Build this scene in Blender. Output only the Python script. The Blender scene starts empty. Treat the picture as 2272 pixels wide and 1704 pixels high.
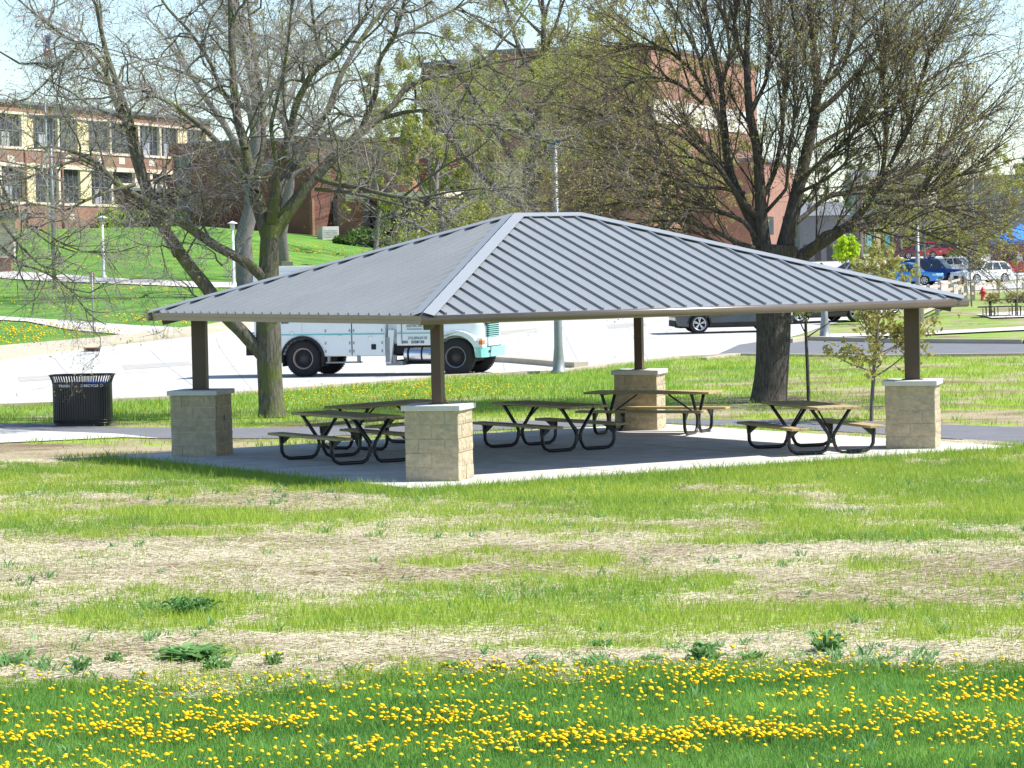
import bpy, math, random
import numpy as np
from mathutils import Vector, Matrix
random.seed(7); rng = np.random.default_rng(7)
PI = math.pi
S = bpy.context.scene
COL = S.collection

# ------------------------------------------------------------------ camera
F = 6418.0
CAM = Vector((-1.2516, -47.8964, 3.2034))
YAW, PIT, ROL = 0.012696, -0.043365, -0.019893
def cam_axes():
    fwd = Vector((math.sin(YAW)*math.cos(PIT), math.cos(YAW)*math.cos(PIT), math.sin(PIT)))
    right = Vector((math.cos(YAW), -math.sin(YAW), 0)); up = right.cross(fwd)
    c, s = math.cos(ROL), math.sin(ROL)
    return c*right+s*up, -s*right+c*up, fwd
CR, CU, CF = cam_axes()
cd = bpy.data.cameras.new('camera'); cam = bpy.data.objects.new('camera', cd); COL.objects.link(cam)
cd.sensor_width = 36; cd.lens = F/2272*36; cd.clip_start = 0.5; cd.clip_end = 6000
cam.matrix_world = Matrix(((CR.x, CU.x, -CF.x, CAM.x), (CR.y, CU.y, -CF.y, CAM.y), (CR.z, CU.z, -CF.z, CAM.z), (0, 0, 0, 1)))
S.camera = cam

def ray(px, py): return CF + CR*((px-1136)/F) - CU*((py-852)/F)
def at(px, py, dist): return CAM + ray(px, py)*dist          # survey point: photo pixel at a measured distance

# ------------------------------------------------------------------ terrain
LD = [-200, 62, 95, 112, 130, 150, 175, 217, 260, 400, 3000]
LZ = [-.05, -.05, -.08, .02, .75, 1.5, 2.5, 6.1, 6.3, 7, 12]
RD = [-200, 62, 95, 112, 125, 165, 175, 230, 300, 500, 3000]
RZ = [-.05, -.05, -.03, .06, .28, .42, .7, 1.25, 2.4, 4, 12]
MD = [-200, 62, 95, 112, 130, 165, 200, 240, 300, 500, 3000]
MZ = [-.05, -.05, -.05, .04, .3, 1.2, 2.9, 5.0, 5.6, 6, 12]
def terrain(x, y):
    x = np.asarray(x, float); y = np.asarray(y, float)
    D = y+47.9
    t = (x+1.25)/np.maximum(D, 20)
    l = np.interp(D, LD, LZ); r = np.interp(D, RD, RZ); m = np.interp(D, MD, MZ)
    a = np.clip((t+.10)/.08, 0, 1); a = a*a*(3-2*a)
    b = np.clip((t-.02)/.08, 0, 1); b = b*b*(3-2*b)
    z = (l*(1-a)+m*a)*(1-b)+r*b
    return z
def tz(x, y): return float(terrain(x, y))
def G(px, py, lo=15, hi=600):
    d = ray(px, py); prev = lo
    t = lo
    while t < hi:
        p = CAM+d*t
        if p.z < tz(p.x, p.y): break
        prev = t; t += 1.0
    a, b = prev, t
    for _ in range(20):
        m = (a+b)/2; p = CAM+d*m
        if p.z < tz(p.x, p.y): b = m
        else: a = m
    p = CAM+d*b
    return Vector((p.x, p.y, tz(p.x, p.y)))
def to_px(x, y, z):
    dx, dy, dz = x-CAM.x, y-CAM.y, z-CAM.z
    w = dx*CF.x+dy*CF.y+dz*CF.z
    return 1136+F*(dx*CR.x+dy*CR.y+dz*CR.z)/w, 852-F*(dx*CU.x+dy*CU.y+dz*CU.z)/w

# ------------------------------------------------------------------ noise
def hash2(ix, iy, s):
    h = (ix.astype(np.int64)*374761393+iy.astype(np.int64)*668265263+s*144269) & 0xffffffff
    h = ((h ^ (h >> 13))*1274126177) & 0xffffffff
    return ((h ^ (h >> 16)) & 0xffff)/65535.0
def vnoise(x, y, s=0):
    ix = np.floor(x); iy = np.floor(y); fx = x-ix; fy = y-iy
    fx = fx*fx*(3-2*fx); fy = fy*fy*(3-2*fy)
    a = hash2(ix, iy, s); b = hash2(ix+1, iy, s); c = hash2(ix, iy+1, s); d = hash2(ix+1, iy+1, s)
    return (a*(1-fx)+b*fx)*(1-fy)+(c*(1-fx)+d*fx)*fy
def fbm(x, y, s=0, o=4):
    t = 0; a = .5; n = 0
    for i in range(o):
        t = t+a*vnoise(x*2**i, y*2**i, s+i*17); n += a; a *= .5
    return t/n

# ------------------------------------------------------------------ materials
MATS = {}
def new_mat(name):
    m = bpy.data.materials.new(name); m.use_nodes = True
    nt = m.node_tree; nt.nodes.clear()
    out = nt.nodes.new('ShaderNodeOutputMaterial'); b = nt.nodes.new('ShaderNodeBsdfPrincipled')
    nt.links.new(b.outputs[0], out.inputs[0])
    MATS[name] = m
    return m, nt, b
def c4(c): return (c[0], c[1], c[2], 1)
def pbr(name, col, rough=.6, metal=0, var=.12, scale=3.0, bump=0, bscale=40, col2=None, stretch=None, spec=None, coat=0):
    """plain procedural paint / stone / wood: base colour broken up by noise, optional bump"""
    m, nt, b = new_mat(name); N = nt.nodes; L = nt.links
    b.inputs['Roughness'].default_value = rough; b.inputs['Metallic'].default_value = metal
    if spec is not None: b.inputs['Specular IOR Level'].default_value = spec
    if coat: b.inputs['Coat Weight'].default_value = coat; b.inputs['Coat Roughness'].default_value = .05
    tc = N.new('ShaderNodeTexCoord'); mp = N.new('ShaderNodeMapping'); L.new(tc.outputs['Object'], mp.inputs[0])
    if stretch: mp.inputs['Scale'].default_value = stretch
    n1 = N.new('ShaderNodeTexNoise'); n1.inputs['Scale'].default_value = scale; n1.inputs['Detail'].default_value = 6
    n1.inputs['Roughness'].default_value = .65
    L.new(mp.outputs[0], n1.inputs[0])
    cr = N.new('ShaderNodeValToRGB'); cr.color_ramp.elements[0].position = .3; cr.color_ramp.elements[1].position = .7
    c2 = col2 or tuple(min(1, c*(1+var)) for c in col)
    c1 = col if col2 else tuple(c*(1-var) for c in col)
    cr.color_ramp.elements[0].color = c4(c1); cr.color_ramp.elements[1].color = c4(c2)
    L.new(n1.outputs[0], cr.inputs[0]); L.new(cr.outputs[0], b.inputs['Base Color'])
    if bump:
        n2 = N.new('ShaderNodeTexNoise'); n2.inputs['Scale'].default_value = bscale; n2.inputs['Detail'].default_value = 5
        L.new(mp.outputs[0], n2.inputs[0])
        bp = N.new('ShaderNodeBump'); bp.inputs['Strength'].default_value = bump; bp.inputs['Distance'].default_value = .02
        L.new(n2.outputs[0], bp.inputs['Height']); L.new(bp.outputs[0], b.inputs['Normal'])
    return m
def brick(name, c1, c2, mortar, sx=.2, sy=.067):
    m, nt, b = new_mat(name); N = nt.nodes; L = nt.links
    b.inputs['Roughness'].default_value = .9
    tc = N.new('ShaderNodeTexCoord'); sp = N.new('ShaderNodeSeparateXYZ'); L.new(tc.outputs['Object'], sp.inputs[0])
    ad = N.new('ShaderNodeMath'); ad.operation = 'ADD'; L.new(sp.outputs[0], ad.inputs[0]); L.new(sp.outputs[1], ad.inputs[1])
    cb = N.new('ShaderNodeCombineXYZ'); L.new(ad.outputs[0], cb.inputs[0]); L.new(sp.outputs[2], cb.inputs[1])
    bt = N.new('ShaderNodeTexBrick'); L.new(cb.outputs[0], bt.inputs[0])
    bt.inputs['Scale'].default_value = 1; bt.inputs['Brick Width'].default_value = sx; bt.inputs['Row Height'].default_value = sy
    bt.inputs['Mortar Size'].default_value = .008
    bt.inputs['Color1'].default_value = c4(c1); bt.inputs['Color2'].default_value = c4(c2); bt.inputs['Mortar'].default_value = c4(mortar)
    n = N.new('ShaderNodeTexNoise'); n.inputs['Scale'].default_value = .6; n.inputs['Detail'].default_value = 5; L.new(tc.outputs['Object'], n.inputs[0])
    mx = N.new('ShaderNodeMix'); mx.data_type = 'RGBA'; mx.blend_type = 'MULTIPLY'; mx.inputs[0].default_value = .5
    L.new(bt.outputs[0], mx.inputs[6]); L.new(n.outputs[0], mx.inputs[7])
    L.new(mx.outputs[2], b.inputs['Base Color'])
    return m
def leafmat(name, cA, cB, trans=.35, attr=None):
    """thin foliage: diffuse + translucent, two tones mixed by the per-leaf value stored in the mesh"""
    m, nt, b = new_mat(name); N = nt.nodes; L = nt.links
    out = [n for n in N if n.type == 'OUTPUT_MATERIAL'][0]
    at_ = N.new('ShaderNodeAttribute'); at_.attribute_name = 'tone'
    cr = N.new('ShaderNodeValToRGB'); cr.color_ramp.elements[0].color = c4(cA); cr.color_ramp.elements[1].color = c4(cB)
    L.new(at_.outputs['Fac'], cr.inputs[0])
    L.new(cr.outputs[0], b.inputs['Base Color']); b.inputs['Roughness'].default_value = .6
    b.inputs['Specular IOR Level'].default_value = .25
    tr = N.new('ShaderNodeBsdfTranslucent'); L.new(cr.outputs[0], tr.inputs[0])
    mx = N.new('ShaderNodeMixShader'); mx.inputs[0].default_value = trans
    L.new(b.outputs[0], mx.inputs[1]); L.new(tr.outputs[0], mx.inputs[2]); L.new(mx.outputs[0], out.inputs[0])
    return m

pbr('black_metal', (.012, .012, .014), .35, 0, .2, 5, spec=.5)
pbr('bronze_post', (.085, .050, .032), .45, 0, .1, 3)
pbr('bronze_gutter', (.22, .17, .14), .28, .55, .08, 2)
pbr('roof_metal', (.25, .262, .262), .42, .15, .07, .9, bump=.12, bscale=2.2)
pbr('hip_flashing', (.30, .315, .32), .42, .2, .03, 1.2)
pbr('soffit', (.10, .085, .07), .7)
pbr('split_stone', (.46, .38, .25), .95, 0, .2, 9, bump=.6, bscale=55)
pbr('mortar', (.58, .53, .44), .95, 0, .1, 12, bump=.3)
pbr('cap_stone', (.62, .60, .56), .85, 0, .06, 6, bump=.2)
pbr('timber', (.43, .33, .16), .75, 0, .25, 3, bump=.3, bscale=30, stretch=(1, 14, 14))
pbr('concrete', (.52, .50, .455), .9, 0, .09, 1.3, bump=.25, bscale=30)
pbr('slab_concrete', (.54, .51, .455), .9, 0, .2, 1.6, bump=.2, bscale=40)
pbr('road_concrete', (.46, .45, .42), .9, 0, .16, .45, bump=.2, bscale=12)
pbr('kerb_concrete', (.44, .385, .28), .9, 0, .12, 1.0, bump=.2)
pbr('asphalt', (.15, .15, .16), .92, 0, .12, 1.5, bump=.4, bscale=60)
pbr('joint', (.34, .33, .30), .95)
pbr('crack_dark', (.27, .25, .22), .95); pbr('patch_concrete', (.36, .345, .31), .9, 0, .15, 2)
pbr('hub_dark', (.05, .045, .045), .6, .3)
pbr('yellow_paint', (.68, .55, .30), .85, 0, .1)
pbr('white_paint', (.74, .78, .80), .32, 0, .03, 2, coat=.3)
pbr('white_cap', (.8, .8, .8), .5, 0, .03)
pbr('teal_paint', (.25, .62, .62), .3, 0, .04, 3, coat=.4)
pbr('teal_stripe', (.10, .50, .53), .35)
pbr('grey_letter', (.22, .30, .32), .6)
pbr('dark_letter', (.06, .08, .10), .6)
pbr('white_letter', (.78, .8, .82), .6)
pbr('rubber', (.018, .018, .02), .85, 0, .25, 20, bump=.3)
pbr('rim_dark', (.17, .18, .2), .4, .6)
pbr('rim_tan', (.36, .27, .22), .5, .2)
pbr('rim_silver', (.55, .56, .58), .3, .8)
pbr('steel', (.62, .63, .66), .18, .95, .05)
pbr('galvanised', (.27, .28, .28), .55, .5, .12, 6)
pbr('lamp_white', (.62, .64, .64), .5)
pbr('sign_back', (.36, .30, .23), .6, .1, .2, 6)
pbr('orange_lens', (.75, .20, .02), .2, coat=.5)
pbr('clear_lens', (.55, .56, .52), .15, coat=.5)
pbr('red_lens', (.45, .02, .02), .2, coat=.5)
pbr('undercarriage', (.02, .018, .017), .9)
pbr('car_glass', (.03, .04, .05), .08, 0, .1, 1, spec=.8)
pbr('window_glass', (.045, .05, .06), .12, 0, .4, .7, spec=.6)
pbr('green_glass', (.13, .19, .17), .25, 0, .2, 1)
pbr('grey_panel', (.34, .35, .38), .6, 0, .1)
pbr('cream_panel', (.80, .66, .38), .8, 0, .05)
pbr('cream_stone', (.70, .60, .46), .85, 0, .1)
pbr('white_stone', (.58, .54, .46), .85, 0, .1)
pbr('roof_edge', (.16, .17, .18), .7)
pbr('steeple_stone', (.42, .36, .32), .9, 0, .1, .8)
pbr('far_slate', (.20, .195, .20), .9, 0, .1)
pbr('far_wall', (.30, .33, .35), .9, 0, .1)
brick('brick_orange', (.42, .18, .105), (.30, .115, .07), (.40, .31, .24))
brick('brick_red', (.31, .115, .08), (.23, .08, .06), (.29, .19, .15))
pbr('split_rail', (.46, .38, .30), .9, 0, .25, 6, stretch=(1, 1, 4))
pbr('hydrant_red', (.62, .02, .03), .35, 0, .1, coat=.3)
pbr('tent_blue', (.02, .22, .75), .7, 0, .05)
pbr('flag_red', (.50, .04, .08), .8); pbr('flag_white', (.75, .75, .78), .8); pbr('flag_blue', (.04, .06, .25), .8)
pbr('inlet_rust', (.30, .14, .09), .8, 0, .25, 20)
pbr('inlet_dark', (.03, .02, .02), .9)
pbr('liner_blue', (.02, .08, .5), .4)
def bark(name, cA, cB, moss=None):
    m, nt, b = new_mat(name); N = nt.nodes; L = nt.links
    b.inputs['Roughness'].default_value = .95; b.inputs['Specular IOR Level'].default_value = .15
    tc = N.new('ShaderNodeTexCoord'); mp = N.new('ShaderNodeMapping'); mp.inputs['Scale'].default_value = (1, 1, .18)
    L.new(tc.outputs['Object'], mp.inputs[0])
    v = N.new('ShaderNodeTexNoise'); v.inputs['Scale'].default_value = 26; v.inputs['Detail'].default_value = 7; v.inputs['Roughness'].default_value = .7
    L.new(mp.outputs[0], v.inputs[0])
    cr = N.new('ShaderNodeValToRGB'); cr.color_ramp.elements[0].position = .35; cr.color_ramp.elements[1].position = .65
    cr.color_ramp.elements[0].color = c4(cA); cr.color_ramp.elements[1].color = c4(cB); L.new(v.outputs[0], cr.inputs[0])
    src = cr.outputs[0]
    if moss:
        n = N.new('ShaderNodeTexNoise'); n.inputs['Scale'].default_value = 1.7; n.inputs['Detail'].default_value = 6; L.new(tc.outputs['Object'], n.inputs[0])
        r2 = N.new('ShaderNodeValToRGB'); r2.color_ramp.elements[0].position = .48; r2.color_ramp.elements[1].position = .62; L.new(n.outputs[0], r2.inputs[0])
        mx = N.new('ShaderNodeMix'); mx.data_type = 'RGBA'; L.new(r2.outputs[0], mx.inputs[0]); L.new(src, mx.inputs[6]); mx.inputs[7].default_value = c4(moss)
        src = mx.outputs[2]
    L.new(src, b.inputs['Base Color'])
    bp = N.new('ShaderNodeBump'); bp.inputs['Strength'].default_value = 1; bp.inputs['Distance'].default_value = .04
    L.new(v.outputs[0], bp.inputs['Height']); L.new(bp.outputs[0], b.inputs['Normal'])
    return m
bark('bark_mossy', (.065, .06, .045), (.23, .21, .165), (.14, .16, .055))
bark('bark_dark', (.045, .04, .034), (.15, .13, .11))
bark('bark_grey', (.13, .12, .11), (.26, .24, .22))
pbr('twig_grey', (.30, .275, .25), .9, 0, .35, 1.5)
pbr('twig_brown', (.16, .13, .10), .9, 0, .3, 1.5)
pbr('twig_pale', (.36, .34, .31), .9, 0, .25, 1.5)
leafmat('bud_green', (.26, .28, .06), (.48, .50, .13), .4)
leafmat('bud_olive', (.28, .21, .08), (.42, .40, .13), .35)
leafmat('leaf_spring', (.16, .24, .045), (.34, .42, .09), .4)
leafmat('leaf_bright', (.40, .58, .02), (.55, .72, .05), .4)
leafmat('leaf_bush', (.05, .11, .025), (.16, .24, .06), .3)
leafmat('leaf_maple', (.32, .24, .07), (.44, .50, .14), .4)
leafmat('leaf_weed', (.13, .28, .09), (.30, .50, .18), .4)
leafmat('grass_blade', (.12, .29, .04), (.42, .51, .075), .4)
leafmat('lawn_blade', (.11, .26, .05), (.29, .49, .10), .4)
leafmat('straw', (.32, .255, .155), (.70, .63, .45), .1)
leafmat('petal', (.90, .52, .0), (1.0, .72, .01), .12)
leafmat('stem', (.20, .30, .08), (.26, .36, .12), .2)

# ------------------------------------------------------------------ object helpers
def tag(o, label=None, cat=None, group=None, kind=None):
    if label: o['label'] = label
    if cat: o['category'] = cat
    if group: o['group'] = group
    if kind: o['kind'] = kind
    return o
def thing(name, label, cat, loc=(0, 0, 0), rz=0, group=None):
    o = bpy.data.objects.new(name, None); COL.objects.link(o); o.empty_display_size = .3
    o.location = loc; o.rotation_euler = (0, 0, rz)
    return tag(o, label, cat, group)
def copy_tree(o, parent=None):
    c = o.copy(); COL.objects.link(c); c.parent = parent
    for ch in list(o.children): copy_tree(ch, c)
    return c
def np_mesh(name, V, loops, lens, mats, tone=None, midx=None, smooth=False, attrs=None):
    """fast mesh from numpy arrays"""
    me = bpy.data.meshes.new(name)
    me.vertices.add(len(V)); me.vertices.foreach_set('co', np.asarray(V, np.float32).ravel())
    loops = np.asarray(loops, np.int32).ravel(); lens = np.asarray(lens, np.int32)
    me.loops.add(len(loops)); me.loops.foreach_set('vertex_index', loops)
    me.polygons.add(len(lens)); st = np.concatenate(([0], np.cumsum(lens)[:-1])).astype(np.int32)
    me.polygons.foreach_set('loop_start', st); me.polygons.foreach_set('loop_total', lens)
    if midx is not None: me.polygons.foreach_set('material_index', np.asarray(midx, np.int32))
    if smooth: me.polygons.foreach_set('use_smooth', np.ones(len(lens), bool))
    me.update(calc_edges=True)
    if tone is not None:
        a = me.attributes.new('tone', 'FLOAT', 'POINT'); a.data.foreach_set('value', np.asarray(tone, np.float32))
    for k, v in (attrs or {}).items():
        a = me.attributes.new(k, 'FLOAT', 'POINT'); a.data.foreach_set('value', np.asarray(v, np.float32))
    for m in mats: me.materials.append(MATS[m])
    return me
def link(name, me, parent=None, loc=None):
    o = bpy.data.objects.new(name, me); COL.objects.link(o)
    if parent: o.parent = parent
    if loc is not None: o.location = loc
    return o

class MB:
    """collects shapes into one mesh"""
    def __init__(s): s.v = []; s.f = []; s.m = []; s.cur = 0; s.sm = []; s.flat = False
    def add(s, vs, fs, smooth=False):
        o = len(s.v); s.v += [tuple(v) for v in vs]
        for f in fs: s.f.append([i+o for i in f]); s.m.append(s.cur); s.sm.append(smooth)
        return s
    def box(s, x0, x1, y0, y1, z0, z1, bev=0):
        if bev:
            b = bev; vs = []
            P = [(x0, y0), (x1, y0), (x1, y1), (x0, y1)]
            def ring(i, z): return [(x0+i+b, y0+i, z), (x1-i-b, y0+i, z), (x1-i, y0+i+b, z), (x1-i, y1-i-b, z), (x1-i-b, y1-i, z), (x0+i+b, y1-i, z), (x0+i, y1-i-b, z), (x0+i, y0+i+b, z)]
            vs = ring(b*.6, z0)+ring(0, z0+b)+ring(0, z1-b)+ring(b*.6, z1)
            fs = [list(range(7, -1, -1)), list(range(24, 32))]
            for r in range(3):
                for i in range(8): j = (i+1) % 8; fs.append([r*8+i, r*8+j, r*8+8+j, r*8+8+i])
            return s.add(vs, fs)
        vs = [(x0, y0, z0), (x1, y0, z0), (x1, y1, z0), (x0, y1, z0), (x0, y0, z1), (x1, y0, z1), (x1, y1, z1), (x0, y1, z1)]
        return s.add(vs, [(3, 2, 1, 0), (4, 5, 6, 7), (0, 1, 5, 4), (1, 2, 6, 5), (2, 3, 7, 6), (3, 0, 4, 7)])
    def beam(s, a, b, w, h, up=(0, 0, 1)):
        """rectangular bar from a to b"""
        a = Vector(a); b = Vector(b); d = (b-a).normalized(); u = Vector(up)
        x = d.cross(u).normalized(); z = x.cross(d)
        vs = []
        for p in (a, b):
            for i, j in ((-1, -1), (1, -1), (1, 1), (-1, 1)): vs.append(p+x*i*w/2+z*j*h/2)
        return s.add(vs, [(3, 2, 1, 0), (4, 5, 6, 7), (0, 1, 5, 4), (1, 2, 6, 5), (2, 3, 7, 6), (3, 0, 4, 7)])
    def tube(s, pts, rad, n=8, cap=True):
        pts = [Vector(p) for p in pts]; R = rad if isinstance(rad, (list, tuple)) else [rad]*len(pts)
        rings = []; ref = None
        for i, p in enumerate(pts):
            d = (pts[min(i+1, len(pts)-1)]-pts[max(i-1, 0)]).normalized()
            if ref is None: ref = d.orthogonal().normalized()
            x = (ref-d*ref.dot(d))
            x = x.normalized() if x.length > 1e-6 else d.orthogonal().normalized()
            ref = x; y = d.cross(x)
            rings.append([p+(x*math.cos(2*PI*k/n)+y*math.sin(2*PI*k/n))*R[i] for k in range(n)])
        vs = [v for r in rings for v in r]; fs = []
        for i in range(len(pts)-1):
            for k in range(n):
                j = (k+1) % n; fs.append((i*n+k, i*n+j, (i+1)*n+j, (i+1)*n+k))
        s.add(vs, fs, True)
        if cap:
            o = len(s.v)-len(vs)
            s.f.append([o+k for k in range(n)][::-1]); s.m.append(s.cur); s.sm.append(False)
            s.f.append([o+(len(pts)-1)*n+k for k in range(n)]); s.m.append(s.cur); s.sm.append(False)
        return s
    def lathe(s, prof, n=24, c=(0, 0, 0), axis='z', a=1, b=1, cap=True):
        vs = []
        for r, h in prof:
            for k in range(n):
                q = 2*PI*k/n; u, w = r*math.cos(q)*a, r*math.sin(q)*b
                v = (u, w, h) if axis == 'z' else ((u, h, w) if axis == 'y' else (h, u, w))
                vs.append((c[0]+v[0], c[1]+v[1], c[2]+v[2]))
        fs = []
        for i in range(len(prof)-1):
            for k in range(n):
                j = (k+1) % n; fs.append((i*n+k, i*n+j, (i+1)*n+j, (i+1)*n+k))
        s.add(vs, fs, True)
        if cap:
            o = len(s.v)-len(vs)
            for e in (0, len(prof)-1):
                if prof[e][0] > 1e-5: s.f.append([o+e*n+k for k in range(n)]); s.m.append(s.cur); s.sm.append(False)
        return s
    def prism(s, poly, y0, y1, axis='y'):
        """polygon in xz extruded along y (or xy extruded along z)"""
        n = len(poly)
        if axis == 'y': vs = [(p[0], y0, p[1]) for p in poly]+[(p[0], y1, p[1]) for p in poly]
        else: vs = [(p[0], p[1], y0) for p in poly]+[(p[0], p[1], y1) for p in poly]
        return s.add(vs, [list(range(n)), list(range(2*n-1, n-1, -1))]+[(i, i+n, (i+1) % n+n, (i+1) % n) for i in range(n)])
    def build(s, name, mats, parent=None, loc=None):
        me = bpy.data.meshes.new(name)
        me.from_pydata(s.v, [], s.f); 
        for m in (mats if isinstance(mats, (list, tuple)) else [mats]): me.materials.append(MATS[m])
        me.polygons.foreach_set('material_index', s.m); me.polygons.foreach_set('use_smooth', s.sm)
        me.update()
        import bmesh
        bm = bmesh.new(); bm.from_mesh(me); bmesh.ops.recalc_face_normals(bm, faces=bm.faces); bm.to_mesh(me); bm.free()
        return link(name, me, parent, loc)
def text_part(name, body, size, matn, parent, loc, rot, bold=0.0, shear=0.0, spacing=1.0):
    cu = bpy.data.curves.new(name, 'FONT'); cu.body = body; cu.size = size; cu.extrude = .002; cu.offset = bold; cu.shear = shear
    cu.space_character = spacing
    to = bpy.data.objects.new(name, cu); COL.objects.link(to)
    dg = bpy.context.evaluated_depsgraph_get(); dg.update()
    me = bpy.data.meshes.new_from_object(to.evaluated_get(dg)); me.name = name
    bpy.data.objects.remove(to); me.materials.clear(); me.materials.append(MATS[matn])
    o = link(name, me, parent); o.location = loc; o.rotation_euler = rot
    return o

# ------------------------------------------------------------------ light
SUN_EL, SUN_AZ = math.radians(53), math.radians(93)    # azimuth measured clockwise from +Y
sd = Vector((math.sin(SUN_AZ)*math.cos(SUN_EL), math.cos(SUN_AZ)*math.cos(SUN_EL), math.sin(SUN_EL)))
sl = bpy.data.lights.new('sun', 'SUN'); sl.energy = 5.0; sl.angle = math.radians(.53); sl.color = (1, .965, .91)
so = bpy.data.objects.new('sun', sl); COL.objects.link(so); so.rotation_euler = (-sd).to_track_quat('-Z', 'Y').to_euler()
w = bpy.data.worlds.new('World'); S.world = w; w.use_nodes = True
nt = w.node_tree; bg = nt.nodes['Background']; sky = nt.nodes.new('ShaderNodeTexSky')
sky.sky_type = 'NISHITA'; sky.sun_disc = False; sky.sun_elevation = SUN_EL; sky.sun_rotation = SUN_AZ
sky.air_density = 1.0; sky.dust_density = .25; sky.ozone_density = 1.6
tint = nt.nodes.new('ShaderNodeMix'); tint.data_type = 'RGBA'; tint.blend_type = 'MULTIPLY'; tint.inputs[0].default_value = 1; tint.inputs[7].default_value = (.94, 1.0, 1.07, 1)
nt.links.new(sky.outputs[0], tint.inputs[6]); nt.links.new(tint.outputs[2], bg.inputs[0]); bg.inputs[1].default_value = .125
S.view_settings.view_transform = 'Standard'; S.view_settings.look = 'None'; S.view_settings.gamma = 1
S.view_settings.exposure = .72
S.cycles.max_bounces = 6; S.cycles.transparent_max_bounces = 8
# ------------------------------------------------------------------ ground masks
SLAB = [(-2.16, -7.28), (7.49, -1.25), (2.16, 7.28), (-7.49, 1.25)]
def dseg(x, y, a, b):
    ax, ay = a; bx, by = b; dx, dy = bx-ax, by-ay
    t = np.clip(((x-ax)*dx+(y-ay)*dy)/(dx*dx+dy*dy), 0, 1)
    return np.hypot(x-ax-t*dx, y-ay-t*dy)
def inpoly(x, y, P):
    r = np.zeros(np.shape(x), bool); n = len(P)
    for i in range(n):
        x0, y0 = P[i]; x1, y1 = P[(i+1) % n]
        if y0 == y1: continue
        c = ((y0 > y) != (y1 > y)) & (x < (x1-x0)*(y-y0)/(y1-y0)+x0)
        r ^= c
    return r
# patches surveyed on the photo (at 2212 px width): cx, cy, rx, ry, strength  (+ green, - straw)
PATCH = [(450, 1030, 520, 38, 1.0), (250, 1085, 260, 45, .6), (750, 1135, 520, 32, .7), (1500, 1020, 900, 40, 1.1), (1500, 1100, 600, 45, .8),
         (2000, 1110, 320, 60, .9), (1900, 1170, 330, 35, .6), (950, 1165, 120, 25, .6), (300, 1330, 520, 42, 1.1), (1000, 1285, 200, 26, .6),
         (1370, 1265, 230, 34, 1.0), (1350, 1325, 480, 38, .9), (1050, 1370, 700, 26, .55), (1950, 1290, 250, 50, .25), (410, 1332, 60, 18, 1),
         (2000, 1380, 300, 40, .3),
         (600, 1075, 330, 20, -.9), (1570, 1062, 160, 14, -.8), (150, 1090, 130, 14, -.5), (330, 1220, 520, 65, -1.0), (1300, 1165, 520, 40, -1.0),
         (1850, 1230, 500, 45, -.7), (560, 1280, 330, 25, -.7), (950, 1350, 260, 14, -.7), (1700, 1310, 300, 25, -.5), (250, 1395, 420, 28, -.9),
         (1500, 1400, 900, 25, -.8), (700, 1440, 1200, 26, -.9), (1900, 1135, 130, 12, -.3), (230, 975, 240, 22, -1.2), (40, 970, 120, 25, -.3), (2140, 1050, 80, 10, -.5),
         (560, 955, 120, 14, -.6), (2150, 925, 200, 18, -.5), (1850, 890, 180, 22, -.4), (1800, 860, 120, 18, -.3), (650, 850, 150, 14, -.3),(1500,805,300,16,.5)]
def lawn_edge(x): return -25.7+.30*np.sin(x*.9+1)+.16*np.sin(x*2.3)+.5*(fbm(np.asarray(x, float)*1.7, np.zeros(np.shape(x)), 61)-.5)
def masks(x, y):
    """g: 0 bare straw .. 1 full green;  d: 0 yellow-green young grass .. 1 mown deep green lawn; b: brown soil"""
    x = np.asarray(x, float); y = np.asarray(y, float)
    z = terrain(x, y); D = y+47.9
    px, py = to_px(x, np.maximum(y, -40), z); px = px/1.0271; py = py/1.0271
    g = .44+1.1*(fbm(x*.30+3, y*.45, 5)-.5)+2.1*(fbm(x*1.1, y*1.3, 9)-.5)+.8*(fbm(x*4.5, y*4.5, 12, 2)-.5)
    wob = (fbm(x*.9, y*.6, 31)-.5)*3.2
    for cx, cy, rx, ry, s in PATCH:
        q = np.hypot((px-cx)/rx, (py-cy)/ry)+wob
        g = g+s*(.48 if s > 0 else .62)*np.clip((1.6-q)/1.1, 0, 1)
    # lush ring right at the edge of the slab
    for i in range(4):
        dd = dseg(x, y, SLAB[i], SLAB[(i+1) % 4])
        if i in (0, 3): g = g+np.clip(1.1-dd/1.1, 0, 1)*(1.0 if i == 0 else .55)
    e = lawn_edge(x)
    lawn = np.clip((e-y)/.7+.5+(fbm(x*2.2, y*2.2, 3)-.5)*2.6, 0, 1)
    g = np.clip(g*1.05, 0, 1)
    far = np.clip((D-100)/8, 0, 1)*np.where(px < 1500, 1, .35)
    mid = np.clip((y-11)/3, 0, 1)*(1-far)
    g = g*(1-mid)+mid*np.clip(g+.10+.34*(px < 1450), 0, 1)
    d = np.maximum(lawn, far)
    g = np.maximum(g, np.maximum(lawn*.97, far*(1-.25*fbm(x*.2, y*.2, 8))))
    d = np.maximum(d, .55*np.clip((fbm(x*.35, y*.5, 77)-.5)*5, 0, 1))
    d = np.maximum(d, .5*np.clip((y-13)/2, 0, 1)*(px < 1450))
    for i in (0, 3):
        dd = dseg(x, y, SLAB[i], SLAB[(i+1) % 4]); d = np.maximum(d, .7*np.clip(1-dd/1.6, 0, 1)*(fbm(x*2, y*2, 4)))
    b = np.clip((fbm(x*.5+9, y*.9, 21)-.45)*4, 0, 1)
    return g, d, b

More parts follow.
